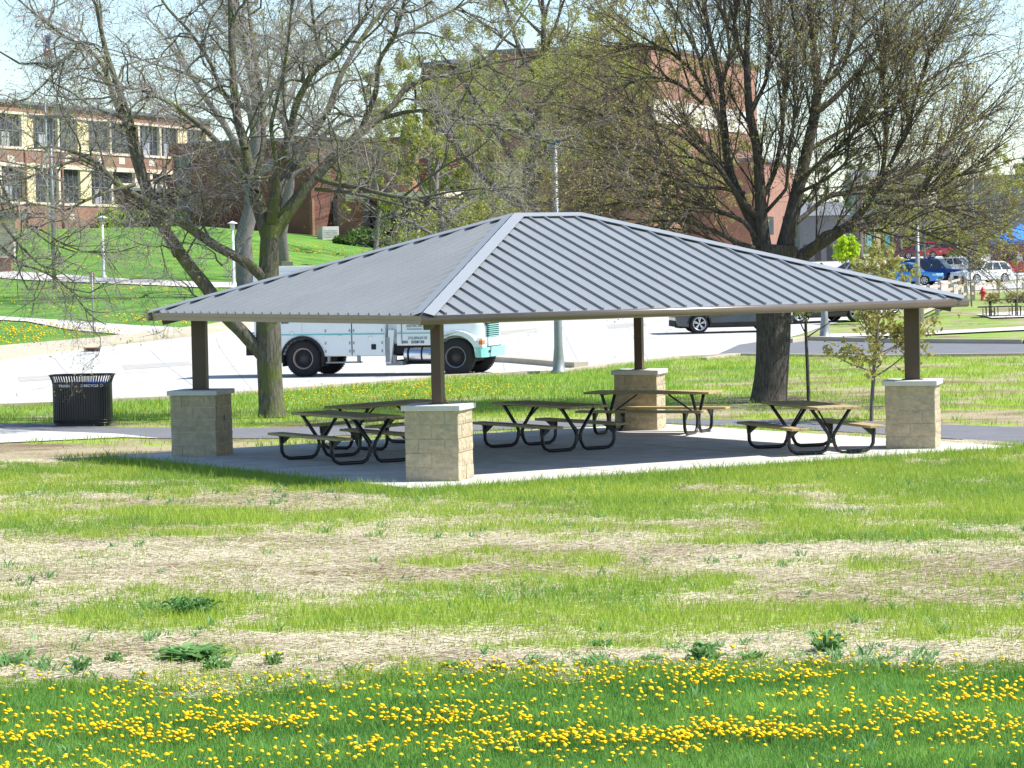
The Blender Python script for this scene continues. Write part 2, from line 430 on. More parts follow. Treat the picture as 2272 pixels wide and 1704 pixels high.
# ------------------------------------------------------------------ ground sheet
m, nt, bs = new_mat('ground_soil'); N = nt.nodes; L = nt.links
bs.inputs['Roughness'].default_value = 1; bs.inputs['Specular IOR Level'].default_value = .1
def attr(n): a = N.new('ShaderNodeAttribute'); a.attribute_name = n; return a.outputs['Fac']
def ramp(src, c0, c1, p0=.3, p1=.7):
    r = N.new('ShaderNodeValToRGB'); r.color_ramp.elements[0].position = p0; r.color_ramp.elements[1].position = p1
    r.color_ramp.elements[0].color = c4(c0); r.color_ramp.elements[1].color = c4(c1); L.new(src, r.inputs[0]); return r.outputs[0]
def mixc(f, a, b):
    x = N.new('ShaderNodeMix'); x.data_type = 'RGBA'; L.new(f, x.inputs[0]); L.new(a, x.inputs[6]); L.new(b, x.inputs[7]); return x.outputs[2]
geo = N.new('ShaderNodeNewGeometry')
def noise(sc, det=6, st=None):
    n = N.new('ShaderNodeTexNoise'); n.inputs['Scale'].default_value = sc; n.inputs['Detail'].default_value = det
    if st:
        mp = N.new('ShaderNodeMapping'); mp.inputs['Scale'].default_value = st; L.new(geo.outputs[0], mp.inputs[0]); L.new(mp.outputs[0], n.inputs[0])
    else: L.new(geo.outputs[0], n.inputs[0])
    return n.outputs[0]
fine = noise(9, 8); strawn = noise(22, 6, (.6, 1.6, 1)); big = noise(.5, 4)
straw = ramp(strawn, (.22, .175, .105), (.48, .42, .28), .35, .65)
soil = ramp(strawn, (.12, .08, .05), (.31, .23, .15), .4, .7)
dry = mixc(attr('b'), straw, soil)
yg = ramp(fine, (.17, .28, .045), (.32, .44, .07), .3, .7)
dg = ramp(big, (.08, .20, .035), (.15, .28, .05), .35, .65)
green = mixc(attr('d'), yg, dg)
ad = N.new('ShaderNodeMath'); ad.operation = 'ADD'; L.new(attr('g'), ad.inputs[0])
sb = N.new('ShaderNodeMath'); sb.operation = 'MULTIPLY_ADD'; L.new(fine, sb.inputs[0]); sb.inputs[1].default_value = 1.2; sb.inputs[2].default_value = -.6; L.new(sb.outputs[0], ad.inputs[1])
gf = ramp(ad.outputs[0], (0, 0, 0), (1, 1, 1), .25, .8)
L.new(mixc(gf, dry, green), bs.inputs['Base Color'])
bp = N.new('ShaderNodeBump'); bp.inputs['Strength'].default_value = .8; bp.inputs['Distance'].default_value = .03; L.new(strawn, bp.inputs['Height']); L.new(bp.outputs[0], bs.inputs['Normal'])

ys = np.concatenate([np.arange(-120, -34, 4), np.arange(-34, 14, .25), np.arange(14, 72, .6), np.arange(72, 230, 1.5), np.arange(230, 400, 12), np.geomspace(400, 4000, 22)])
ts = np.concatenate([-np.geomspace(3, .32, 14), np.linspace(-.30, .30, 181), np.geomspace(.32, 3, 14)])
Yg, Tg = np.meshgrid(ys, ts, indexing='ij')
Xg = -1.25+Tg*np.maximum(Yg+47.9, 34)
Zg = terrain(Xg, Yg)
g_, d_, b_ = masks(Xg, Yg)
ny, nx = Yg.shape
I = np.arange(ny*nx).reshape(ny, nx)
Q = np.stack([I[:-1, :-1], I[:-1, 1:], I[1:, 1:], I[1:, :-1]], -1).reshape(-1, 4)
me = np_mesh('ground', np.stack([Xg, Yg, Zg], -1).reshape(-1, 3), Q, np.full(len(Q), 4), ['ground_soil'], smooth=True,
             attrs={'g': g_.ravel(), 'd': d_.ravel(), 'b': b_.ravel()})
tag(link('ground', me), kind='structure')

# ------------------------------------------------------------------ paved sheets
from mathutils.geometry import tessellate_polygon
PAVED = []
def densify(P, step):
    out = []
    for i in range(len(P)):
        a, b = Vector(P[i][:2]), Vector(P[(i+1) % len(P)][:2]); n = max(1, int((b-a).length/step))
        for k in range(n): out.append(a+(b-a)*k/n)
    return out
def sheet(name, poly, mat, lift, step=1.5, thick=0, block=True):
    """a paved area draped on the terrain: polygon clipped into a grid of small faces"""
    import bmesh
    P = [(p[0], p[1]) for p in poly]
    if block: PAVED.append(P)
    bm = bmesh.new()
    f = bm.faces.new([bm.verts.new((x, y, 0)) for x, y in P])
    xs = [p[0] for p in P]; ysn = [p[1] for p in P]
    for c0, c1, ax in ((min(xs), max(xs), 0), (min(ysn), max(ysn), 1)):
        v = math.ceil(c0/step)*step
        while v < c1:
            no = (1, 0, 0) if ax == 0 else (0, 1, 0); co = (v, 0, 0) if ax == 0 else (0, v, 0)
            bmesh.ops.bisect_plane(bm, geom=bm.verts[:]+bm.edges[:]+bm.faces[:], plane_co=co, plane_no=no)
            v += step
    bmesh.ops.triangulate(bm, faces=bm.faces[:])
    for vv in bm.verts: vv.co.z = tz(vv.co.x, vv.co.y)+lift
    if thick:
        top = bm.faces[:]
        r = bmesh.ops.extrude_face_region(bm, geom=top)
        for e in r['geom']:
            if isinstance(e, bmesh.types.BMVert): pass
        for vv in [e for e in r['geom'] if isinstance(e, bmesh.types.BMVert)]: vv.co.z += 0
        for vv in set(v for f in top for v in f.verts): vv.co.z -= thick
    bmesh.ops.recalc_face_normals(bm, faces=bm.faces)
    me = bpy.data.meshes.new(name); bm.to_mesh(me); bm.free(); me.materials.append(MATS[mat])
    return tag(link(name, me), kind='structure')
def GP(*pts): return [(lambda q: (q.x, q.y))(G(*p)) for p in pts]

# concrete slab of the pavilion (real edge, with control joints)
mb = MB(); mb.prism(SLAB, -.25, 0, axis='z')
o = mb.build('concrete_slab', 'slab_concrete'); tag(o, kind='structure'); PAVED.append(SLAB)
mb = MB()
def lerp2(a, b, t): return (a[0]+(b[0]-a[0])*t, a[1]+(b[1]-a[1])*t)
for t in (1/3, 2/3):
    a = lerp2(SLAB[0], SLAB[1], t); b = lerp2(SLAB[3], SLAB[2], t); mb.beam((a[0], a[1], -.006), (b[0], b[1], -.006), .012, .02)
for t in (.5,):
    a = lerp2(SLAB[0], SLAB[3], t); b = lerp2(SLAB[1], SLAB[2], t); mb.beam((a[0], a[1], -.006), (b[0], b[1], -.006), .012, .02)
o = mb.build('slab_joints', 'joint'); tag(o, kind='structure')

path = [(-40, 27), (-12, 13.6), (-8.3, 10.4), (-5.3, 9.1), (-2, 9.6), (1, 9.9), (3.2, 9.2), (6, 7.0), (8.6, 4.5), (13, .5), (22, -6),
        (20, -9), (10.4, -4.4), (8.4, -1.6), (7.5, .5), (6.2, 2.9), (4.4, 5.6), (2.5, 7.8), (0.8, 7.4), (-2, 6.6), (-5.1, 5.7), (-7.4, 6.5), (-9.9, 9.3), (-13, 10.5), (-40, 22)]
sheet('asphalt_path', path, 'asphalt', .012, 2)
sheet('concrete_walk', [(-9.7, 9.4), (-8.2, 8.1), (-7.2, 6.35), (-7.95, 6.9), (-10.2, 5.9), (-14, 3.6), (-24, 1), (-24, 12), (-13, 13)], 'concrete', .02, 2)
near = [(-60, 4), (-20, 14.5)]+GP((0, 903), (110, 899), (255, 891), (370, 886), (631, 868), (838, 852), (987, 838), (1150, 831), (1240, 827), (1350, 813), (1500, 796), (1640, 789))
east = GP((1900, 793), (2272, 789))+[(40, 35), (75, 24)]
far_e = [(80, 35), (42, 47)]+GP((2272, 764), (1990, 762), (1790, 756), (1750, 762))
up_e = GP((1830, 724), (1990, 690), (2110, 662), (2272, 626))+[(60, 150), (70, 240)]
far_w = [(-8, 190)]+GP((1000, 618), (900, 655), (760, 694), (620, 717), (450, 744), (300, 762), (208, 772), (0, 800))+[(-60, 42)]
road = near+GP((1650, 770), (1740, 753))+up_e+far_w
sheet('concrete_road', road, 'road_concrete', .02, 3)
sheet('asphalt_road', GP((1560, 800), (1640, 789))+east+far_e+GP((1700, 757),(1640,766)), 'asphalt', .024, 3)
sheet('far_kerb_walk', GP((0, 774), (208, 756), (450, 728), (600, 706), (700, 693), (760, 694), (620, 717), (450, 744), (208, 772), (0, 800))+[(-60, 42), (-60, 56)], 'kerb_concrete', .14, 2, thick=.13)
sheet('lawn_walk', [(-60, 88)]+GP((0, 704), (150, 713), (300, 724), (450, 731), (620, 700), (700, 693), (690, 705), (600, 707), (450, 728), (370, 746), (290, 746), (150, 733), (60, 715), (0, 712))+[(-60, 80)], 'concrete', .05, 3)
sheet('campus_walk', [(-70, 152)]+GP((0, 602), (150, 611), (300, 621), (450, 628), (640, 634), (640, 645), (450, 640), (300, 633), (150, 627), (0, 618))+[(-70, 140)], 'concrete', .06, 3)
sheet('east_walk', GP((1830, 744), (2000, 741), (2272, 727))+[(45, 60)]+GP((2272, 735), (2000, 748), (1830, 751)), 'concrete', .06, 3)
sheet('picnic_pad', GP((2165, 700), (2272, 692))+[(27, 76), (27, 70)]+GP((2272, 706), (2200, 708)), 'concrete', .06, 3)
sheet('parking_lot', GP((2000, 655), (2272, 640))+[(90, 110), (110, 260), (40, 270), (14, 190)], 'road_concrete', .035, 4)
# kerbs and painted line
def kerb(name, pts, w, h, mat='kerb_concrete'):
    mb = MB()
    for a, b in zip(pts[:-1], pts[1:]):
        a = Vector((a[0], a[1], tz(a[0], a[1])+h/2)); b = Vector((b[0], b[1], tz(b[0], b[1])+h/2)); mb.beam(a, b, w, h+.06)
    return tag(mb.build(name, mat), kind='structure')
kerb('near_kerb', near, .3, .05)
kerb('road_kerb', GP((1560, 799), (1640, 789))+east, .25, .05)
kerb('road_kerb', far_e, .3, .14)
kerb('median_kerb', GP((1092, 803), (1150, 806), (1210, 811), (1262, 816), (1290, 817)), .5, .15)
def stripe(name, pts, w, mat, lift):
    mb = MB()
    for a, b in zip(pts[:-1], pts[1:]):
        d = (Vector(b)-Vector(a)).normalized(); n = Vector((-d.y, d.x))*w/2; vs = []
        for p in (Vector(a)-n, Vector(b)-n, Vector(b)+n, Vector(a)+n): vs.append((p.x, p.y, tz(p.x, p.y)+lift))
        mb.add(vs, [(0, 1, 2, 3)])
    return tag(mb.build(name, mat), kind='structure')
def gl(pts, n=12):
    g = GP(*pts); out = []
    for a, b in zip(g[:-1], g[1:]):
        for k in range(n): out.append(lerp2(a, b, k/n))
    return out+[g[-1]]
stripe('centre_line', gl([(0, 846), (260, 832), (560, 811), (640, 806)]), .1, 'yellow_paint', .026)
stripe('centre_line', gl([(1105, 748), (1300, 716), (1420, 700)]), .12, 'yellow_paint', .026)
for pts in ([(0, 868), (400, 850), (631, 845)], [(0, 822), (300, 800), (560, 778), (640, 772)], [(120, 795), (210, 895)], [(330, 776), (455, 878)], [(480, 752), (560, 868)], [(1120, 825), (1110, 770), (1105, 700)], [(1290, 815), (1240, 705)], [(1440, 800), (1400, 740), (1380, 700)], [(1090, 790), (1500, 758), (1740, 735)], [(1100, 772), (1640, 742)], [(1240, 800), (1500, 775), (1640, 768)]):
    stripe('road_joint', gl(pts), .02, 'joint', .0265)

# hairline cracks and darker sealed patches in the road
def crack(pts, w=.02):
    g = gl(pts, 9); r = random.Random(len(pts)+int(pts[0][0])); g = [(x+r.gauss(0, .12), y+r.gauss(0, .25)) for x, y in g]
    return stripe('road_crack', g, w, 'crack_dark', .0268)
for pts in ([(20, 880), (140, 850), (300, 842)], [(390, 800), (470, 790), (540, 800)], [(1130, 760), (1200, 735), (1290, 730)], [(1330, 770), (1450, 752), (1490, 730)], [(1300, 805), (1400, 790)], [(60, 815), (200, 806), (330, 800)], [(650, 850), (760, 842), (900, 838)]):
    crack(pts)
for i, P_ in enumerate(([(1110, 736), (1190, 729), (1196, 737), (1112, 745)], [(1345, 722), (1430, 716), (1436, 724), (1350, 731)], [(270, 812), (420, 803), (426, 812), (276, 822)], [(40, 838), (120, 833), (124, 843), (44, 849)])):
    sheet('road_patch', GP(*P_), 'patch_concrete', .0255, 3, block=False)
# ------------------------------------------------------------------ grass, straw
def paved(x, y):
    r = np.zeros(np.shape(x), bool)
    for P in PAVED: r |= inpoly(x, y, P)
    return r
def scatter(n, D0, D1, tmax=.205):
    u = rng.random(n); D = np.sqrt(D0*D0+u*(D1*D1-D0*D0)); t = (rng.random(n)*2-1)*tmax
    return -1.25+t*D+.0127*D, D-47.9
def blades(name, x, y, h, wd, lean, mat, tone, quad=True, z0=0):
    n = len(x); a = rng.random(n)*2*PI; la = rng.random(n)*2*PI
    z = terrain(x, y)+z0
    cx, sx = np.cos(a)*wd/2, np.sin(a)*wd/2
    lx, ly = np.cos(la)*lean*h, np.sin(la)*lean*h
    V = np.zeros((n, 5, 3), np.float32)
    V[:, 0] = np.stack([x-cx, y-sx, z-.01], 1); V[:, 1] = np.stack([x+cx, y+sx, z-.01], 1)
    V[:, 2] = np.stack([x+cx*.8+lx*.35, y+sx*.8+ly*.35, z+h*.55], 1); V[:, 3] = np.stack([x-cx*.8+lx*.35, y-sx*.8+ly*.35, z+h*.55], 1)
    V[:, 4] = np.stack([x+lx, y+ly, z+h], 1)
    o = np.arange(n)[:, None]*5
    loops = np.concatenate([o+np.array([[0, 1, 2, 3]]), o+np.array([[3, 2, 4]])], 1)
    lens = np.tile([4, 3], n)
    me = np_mesh(name, V.reshape(-1, 3), loops, lens, [mat], tone=np.repeat(tone, 5))
    return me
def grass(name, n, D0, D1, h, w, mat, keep, tonef, tmax=.205, hv=.4):
    x, y = scatter(n, D0, D1, tmax); g, d, b = masks(x, y)
    k = keep(x, y, g, d, b) & ~paved(x, y); x, y, g, d = x[k], y[k], g[k], d[k]
    hh = h*(1-hv+2*hv*rng.random(len(x)))*(.6+.4*np.clip(g, 0, 1)); tone = tonef(x, y, g, d)
    me = blades(name, x, y, hh, w*(.7+.6*rng.random(len(x))), .25+.35*rng.random(len(x)), mat, np.clip(tone, 0, 1))
    return tag(link(name, me), name.replace('_', ' '), None, None, 'stuff')
def R_(x): return rng.random(np.shape(x))
lush = lambda x, y: fbm(x*.7, y*1.0, 55)
o = grass('mown_grass', 230000, 16.5, 24.5, .05, .0055, 'lawn_blade', lambda x, y, g, d, b: (y < lawn_edge(x)+.25) & (R_(x) < .95), lambda x, y, g, d: .2+.5*R_(x)+1.6*(lush(x*1.6, y*1.6)-.45), .2)
o['label'] = 'short deep green mown grass under the dandelions in the foreground'
tonef = lambda x, y, g, d: 1.0-.75*d+.35*(R_(x)-.5)+.5*(lush(x, y)-.5)
o = grass('young_grass', 420000, 21.5, 48, .085, .007, 'grass_blade', lambda x, y, g, d, b: (y > lawn_edge(x)-.45) & (R_(x) < np.clip(g**1.25*.95+.30*np.clip(fbm(x*1.7, y*1.7, 88)*3-1.1, 0, 1)+.05, 0, 1)), tonef)
o['label'] = 'yellow green young grass sprouting through straw in front of the pavilion'
o = grass('tall_grass', 46000, 39, 50.5, .15, .009, 'grass_blade', lambda x, y, g, d, b: (np.minimum(dseg(x, y, SLAB[0], SLAB[1]), dseg(x, y, SLAB[3], SLAB[0])) < 1.0) & (R_(x) < .4+.5*g), lambda x, y, g, d: .35+.5*R_(x)-.3*(lush(x, y)))
o['label'] = 'taller grass fringe growing along the edge of the pavilion slab'
o = grass('verge_grass', 170000, 50, 92, .10, .013, 'grass_blade', lambda x, y, g, d, b: R_(x) < np.clip(g**1.3*(.35+1.1*fbm(x*1.4, y*1.4, 44))+.03, 0, 1), lambda x, y, g, d: tonef(x, y, g, d), .2)
o['label'] = 'rough grass on the verge between the asphalt path and the road'
# straw
n = 250000; x, y = scatter(n, 20.8, 49); g, d, b = masks(x, y)
k = (y > lawn_edge(x)-.2) & ~paved(x, y) & (R_(x) < np.clip(1.15-g, .08, 1)*(1-.45*b)); x, y, b = x[k], y[k], b[k]; n = len(x)
a = rng.normal(0, .75, n); ln = .03+.09*rng.random(n); wd = .0022+.003*rng.random(n); z = terrain(x, y)+.004+.02*rng.random(n)
ti = rng.normal(0, .12, n)
dx, dy = np.cos(a)*ln, np.sin(a)*ln; ex, ey = -np.sin(a)*wd, np.cos(a)*wd
V = np.stack([np.stack([x-dx-ex, y-dy-ey, z-ti*ln], 1), np.stack([x+dx-ex, y+dy-ey, z+ti*ln], 1), np.stack([x+dx+ex, y+dy+ey, z+ti*ln+.002], 1), np.stack([x-dx+ex, y-dy+ey, z-ti*ln+.002], 1)], 1)
me = np_mesh('straw', V.reshape(-1, 3), np.arange(4*n), np.full(n, 4), ['straw'], tone=np.repeat(np.clip(rng.random(n)*1.1-.35*b, 0, 1), 4))
tag(link('straw', me), 'pale straw mulch lying over the reseeded bare ground', None, None, 'stuff')

# ------------------------------------------------------------------ dandelions
def dandelion_mesh(seed, petals=14):
    r = random.Random(seed); mb = MB(); h = .055+.03*r.random(); lx, ly = r.uniform(-.015, .015), r.uniform(-.015, .015)
    mb.cur = 1; mb.tube([(0, 0, -.01), (lx*.4, ly*.4, h*.5), (lx, ly, h)], [.0022, .0018, .0018], 4, False)
    mb.cur = 0; R = .0165+.004*r.random()
    vs = []; fs = []
    for ring, (rr, zz) in enumerate([(.25, .010), (.62, .008), (1.0, .001)]):
        for k in range(petals):
            q = 2*PI*k/petals+ring*.2; f = rr*R*(1 if k % 2 else .86+.08*r.random())
            vs.append((lx+math.cos(q)*f, ly+math.sin(q)*f, h+zz+.0015*r.random()))
    vs.append((lx, ly, h+.0115)); vs.append((lx, ly, h-.006)); c, bt = len(vs)-2, len(vs)-1
    for k in range(petals):
        j = (k+1) % petals
        fs += [(c, k, j), (k, k+petals, j+petals, j), (k+petals, k+2*petals, j+2*petals, j+petals), (k+2*petals, bt, j+2*petals)]
    mb.add(vs, fs)
    return mb
def as_mesh(mb, name, mats):
    o = mb.build(name, mats); me = o.data; bpy.data.objects.remove(o)
    a = me.attributes.new('tone', 'FLOAT', 'POINT'); a.data.foreach_set('value', [random.random() for _ in me.vertices])
    return me
DM = [as_mesh(dandelion_mesh(i), 'dandelion', ['petal', 'stem']) for i in range(6)]
# density: rows of dense bloom toward the viewer, clumped
def dand_density(x, y):
    z = terrain(x, y); px, py = to_px(x, y, z); px = px/1.0271; py = py/1.0271
    c = np.clip((fbm(x*1.8, y*2.4, 91)-.44)*5, 0, 1)
    band = np.zeros(np.shape(x))
    for cx, cy, rx, ry, s in [(300, 1590, 420, 40, 1), (900, 1570, 350, 26, .9), (1250, 1610, 420, 36, 1.4), (1350, 1470, 500, 22, .5), (1650, 1500, 250, 35, .9), (2050, 1520, 250, 40, .8),
                              (1700, 1600, 420, 30, 1.2), (2150, 1570, 200, 50, .9), (150, 1640, 250, 40, .9), (500, 1500, 300, 40, .4), (1800, 1430, 60, 30, .8), (1100, 1460, 300, 14, .3), (700, 1640, 250, 25, .5)]:
        band = band+s*np.exp(-(((px-cx)/rx)**2+((py-cy)/ry)**2))
    return (.10+band)*(.12+1.4*c)
n = 24000; x, y = scatter(n, 17.0, 23.4, .195); k = R_(x) < (dand_density(x, y)+.05)*.27; x, y = x[k], y[k]
yb = lawn_edge(x); k = (y < yb+.6); x, y = x[k], y[k]
order = np.argsort(y)
# the nearest that are inside the picture become objects, the others one mass
zz = terrain(x, y); px, py = to_px(x, y, zz+.05)
vis = [i for i in order if 4 < px[i] < 2268 and py[i] < 1712]
indiv = vis[:300]; rest = [i for i in range(len(x)) if i not in set(indiv)]
DLAB = 'yellow dandelion in bloom among the others in the mown foreground grass'
for i in indiv:
    o = bpy.data.objects.new('dandelion', DM[random.randrange(6)]); COL.objects.link(o)
    o.location = (float(x[i]), float(y[i]), float(zz[i])); s = random.uniform(.55, 1.05); o.scale = (s, s, s*random.uniform(.8, 1.25))
    o.rotation_euler = (random.gauss(0, .33), random.gauss(0, .33), random.random()*6)
    tag(o, DLAB, 'flower', 'dandelions blooming in the foreground lawn')
mesh_data = []
for dm in DM:
    v = np.zeros(len(dm.vertices)*3, np.float32); dm.vertices.foreach_get('co', v); v = v.reshape(-1, 3)
    lt = np.array([p.loop_total for p in dm.polygons]); lv = np.array([l.vertex_index for l in dm.loops]); mi = np.array([p.material_index for p in dm.polygons])
    mesh_data.append((v, lv, lt, mi))
def mass(name, xs, ys_, sc, label, z0=0):
    Vs, Ls, Ns, Ms = [], [], [], []; off = 0
    for X, Y in zip(xs, ys_):
        v, lv, lt, mi = mesh_data[random.randrange(6)]; a = random.random()*6; s = sc*random.uniform(.8, 1.15); c, q = math.cos(a)*s, math.sin(a)*s
        tx, ty = random.gauss(0, .25), random.gauss(0, .25)
        w_ = np.stack([v[:, 0]*c-v[:, 1]*q+X, v[:, 0]*q+v[:, 1]*c+Y, v[:, 2]*s+(v[:, 0]*tx+v[:, 1]*ty)*s+tz(X, Y)+z0], 1)
        Vs.append(w_); Ls.append(lv+off); Ns.append(lt); Ms.append(mi); off += len(v)
    V = np.concatenate(Vs)
    me = np_mesh(name, V, np.concatenate(Ls), np.concatenate(Ns), ['petal', 'stem'], tone=rng.random(len(V)), midx=np.concatenate(Ms))
    return tag(link(name, me), label, None, None, 'stuff')
mass('dandelion_patch', x[rest], y[rest], 1.0, 'yellow dandelions scattered over the back of the foreground lawn')
# sparse flowers behind the pavilion and on the campus lawns
n = 9000; x, y = scatter(n, 59, 82); px, py = to_px(x, y, terrain(x, y)); px /= 1.0271; py /= 1.0271
den = np.exp(-(((px-800)/260)**2+((py-860)/22)**2))*1.0+.6*np.exp(-(((px-1030)/120)**2+((py-850)/25)**2))+.05*(px < 1000)
k = (R_(x) < den*(fbm(x*1.5, y*1.5, 13)*3.4-1.0)) & ~paved(x, y)
mass('dandelion_patch', x[k], y[k], 1.25, 'dandelions on the verge behind the tables and the left tree', .04)
n = 42000; x, y = scatter(n, 108, 215, .19); px, py = to_px(x, y, terrain(x, y)); px /= 1.0271; py /= 1.0271
den = 1.6*((px < 470) & (py > 690) & (py < 760))+.35*np.exp(-(((px-350)/400)**2+((py-632)/9)**2))+.35*np.exp(-(((px-720)/200)**2+((py-545)/13)**2))+.10
k = (R_(x) < den*np.clip(fbm(x*.45, y*.25, 14)*2.6-.7, 0, 1)) & ~paved(x, y) & (px < 1000)
mass('dandelion_patch', x[k], y[k], 2.6, 'dandelions dotted over the campus lawns on the left', .03)

# small leafy sprouts and darker tufts too many to count
n = 8200; x, y = scatter(n, 17.5, 47); g, d, b = masks(x, y)
edge = np.exp(-((y-lawn_edge(x)-.55)/.55)**2)
k = (R_(x) < .9*edge*np.clip(fbm(x*1.2, y*1.2, 66)*3-1.0, 0, 1)+.10*(fbm(x*.9, y*.9, 67) > .5)) & ~paved(x, y); x, y = x[k], y[k]
m_ = 11; X = np.repeat(x, m_)+rng.normal(0, .035, len(x)*m_); Y = np.repeat(y, m_)+rng.normal(0, .035, len(x)*m_)
me = blades('leafy_sprouts', X, Y, np.repeat(.05+.07*rng.random(len(x)), m_)*(.6+.6*rng.random(len(X))), .012+.012*rng.random(len(X)), .5+.7*rng.random(len(X)), 'leaf_weed', rng.random(len(X)))
tag(link('leafy_sprouts', me), 'small leafy green sprouts and tufts scattered through the straw', None, None, 'stuff')

# ------------------------------------------------------------------ broad leaved weeds on the edge of the lawn
def weed(px_, py_, r, h, n, label, seed, upright=.5, fl=0, big=1.0, mat='leaf_weed', wf=1.0):
    h *= .85; n = int(n*1.3)
    rr = random.Random(seed); p = G(px_*1.0271, py_*1.0271); V = []; Ls = []; Ns = []; T = []
    for i in range(n):
        a = rr.random()*2*PI; ln = r*(.55+.6*rr.random())*big; up = rr.uniform(.2, 1)*upright; wd = ln*(.13+.12*rr.random())*wf
        cx, cy = rr.gauss(0, r*.35), rr.gauss(0, r*.25); d = Vector((math.cos(a), math.sin(a), 0)); nn = Vector((-d.y, d.x, 0)); t = rr.random()
        o = len(V); K = 5; zc = h*up*2
        for k in range(K+1):
            s = k/K; c = Vector((cx, cy, .01))+d*ln*s+Vector((0, 0, zc*math.sin(s*PI*.62))); w_ = wd*math.sin(PI*min(1, s*.86+.12))*(1 if k % 2 else .72)
            V += [c-nn*w_+Vector((0, 0, .012*rr.random())), c+Vector((0, 0, -.01)), c+nn*w_+Vector((0, 0, .012*rr.random()))]; T += [t]*3
        for k in range(K):
            b_ = o+k*3; Ls += [b_, b_+1, b_+4, b_+3, b_+1, b_+2, b_+5, b_+4]; Ns += [4, 4]
    me = np_mesh('broadleaf_weed', np.array([tuple(v) for v in V]), Ls, Ns, [mat], tone=T)
    o = link('broadleaf_weed', me); o.location = p
    tag(o, label, 'weed', 'broadleaf weeds along the lawn edge')
    for i in range(fl):
        q = bpy.data.objects.new('flower_head', DM[i % 6]); COL.objects.link(q); q.parent = o; q.location = (rr.gauss(0, r*.6), rr.gauss(0, r*.4), h*.5); q.scale = (1.1,)*3
weed(420, 1425, .26, .10, 60, 'largest dark blue-green leafy weed clump at the left of the lawn edge', 1, .6)
weed(12, 1440, .14, .09, 24, 'grey green leafy weed clump cut by the left border of the picture', 2, .6)
weed(245, 1432, .09, .06, 16, 'small pale thistle weed left of the largest leafy clump', 3, .7)
weed(170, 1452, .08, .07, 22, 'upright spiky green weed in straw on the far left lawn edge', 4, 1)
weed(465, 1448, .11, .06, 26, 'spiky green weed just below and right of the largest clump', 5, .9)
weed(1295, 1398, .10, .05, 22, 'low jagged weed alone in the straw right of centre', 6, .6)
weed(1520, 1430, .13, .09, 40, 'bright green broad leaved weed right of centre on the lawn edge', 7, 1)
weed(1415, 1428, .10, .05, 24, 'flat weed rosette left of the bright green broad leaved weed', 8, .5)
weed(1270, 1435, .10, .05, 20, 'low dark weed at the lawn edge below the jagged weed', 9, .5)
weed(1625, 1428, .09, .06, 22, 'leafy weed with ragged leaves right of the bright green one', 10, .7)
weed(1790, 1410, .13, .10, 40, 'tall weed clump carrying dandelion flowers at the right of the lawn edge', 11, 1, fl=7)
weed(980, 1445, .10, .05, 24, 'dark weed clump near the middle of the lawn edge', 12, .6)
weed(1070, 1450, .08, .05, 20, 'small dark weed just right of the middle weed clump', 13, .7, fl=2)
weed(590, 1440, .07, .07, 20, 'small yellow-flowered weed right of the largest clump', 14, 1, fl=5)
weed(1990, 1445, .07, .05, 18, 'small tufted weed at the far right of the lawn edge', 15, .8)
weed(410, 1328, .22, .09, 150, 'blue-green grass tuft standing alone in the yellow grass on the left', 16, 1.0, big=.6, wf=.3)
# ------------------------------------------------------------------ pavilion
TH = math.radians(32); E1 = Vector((math.cos(TH), math.sin(TH), 0)); E2 = Vector((-math.sin(TH), math.cos(TH), 0))
A, B, HE, HR = 10.249, 8.904, 2.408, 3.90
pav = thing('picnic_pavilion', 'open picnic pavilion with a grey standing seam hip roof on four stone piers', 'pavilion', (0, 0, 0), TH)
RG = (A-B)/2*.98
def roof_face(k):
    """eave corners a,b and top points of face k in pavilion coordinates"""
    cs = [(-A/2, -B/2), (A/2, -B/2), (A/2, B/2), (-A/2, B/2)]
    r = [(-RG, 0), (RG, 0)]
    a = Vector((*cs[k], HE)); b = Vector((*cs[(k+1) % 4], HE))
    ta, tb = [(0, 1), (1, 1), (1, 0), (0, 0)][k]
    return a, b, Vector((*r[ta], HR)), Vector((*r[tb], HR))
rf = MB(); ribs = MB()
for k in range(4):
    a, b, ta, tb = roof_face(k); u = (b-a).normalized(); mid = (a+b)/2; tm = (ta+tb)/2
    v = (tm-mid); v = (v-u*v.dot(u)); Hs = v.length; v.normalize(); n = u.cross(v).normalized()
    Lk = (b-a).length; t0 = (ta-a).dot(u); t1 = (tb-a).dot(u)
    if (tb-ta).length < 1e-6: rf.add([a, b, ta, a-Vector((0, 0, .03)), b-Vector((0, 0, .03)), ta-Vector((0, 0, .03))], [(0, 1, 2), (5, 4, 3), (0, 3, 4, 1)])
    else:
        dz = Vector((0, 0, .03)); rf.add([a, b, tb, ta, a-dz, b-dz, tb-dz, ta-dz], [(0, 1, 2, 3), (7, 6, 5, 4), (0, 4, 5, 1)])
    nr = int(Lk/.305); off = (Lk-nr*.305)/2
    for i in range(nr+1):
        s = off+i*.305
        if s < .12 or s > Lk-.12: continue
        top = Hs*min(1, s/t0, (Lk-s)/(Lk-t1))-.03
        if top < .12: continue
        h = .036; wb, wt = .022, .015
        p0 = a+u*s+v*.012; p1 = a+u*s+v*top
        vs = []
        for p in (p0, p1): vs += [p-u*wb+n*.001, p-u*wt+n*h, p+u*wt+n*h, p+u*wb+n*.001]
        ribs.add(vs, [(0, 1, 5, 4), (1, 2, 6, 5), (2, 3, 7, 6), (3, 2, 1, 0), (4, 5, 6, 7)])
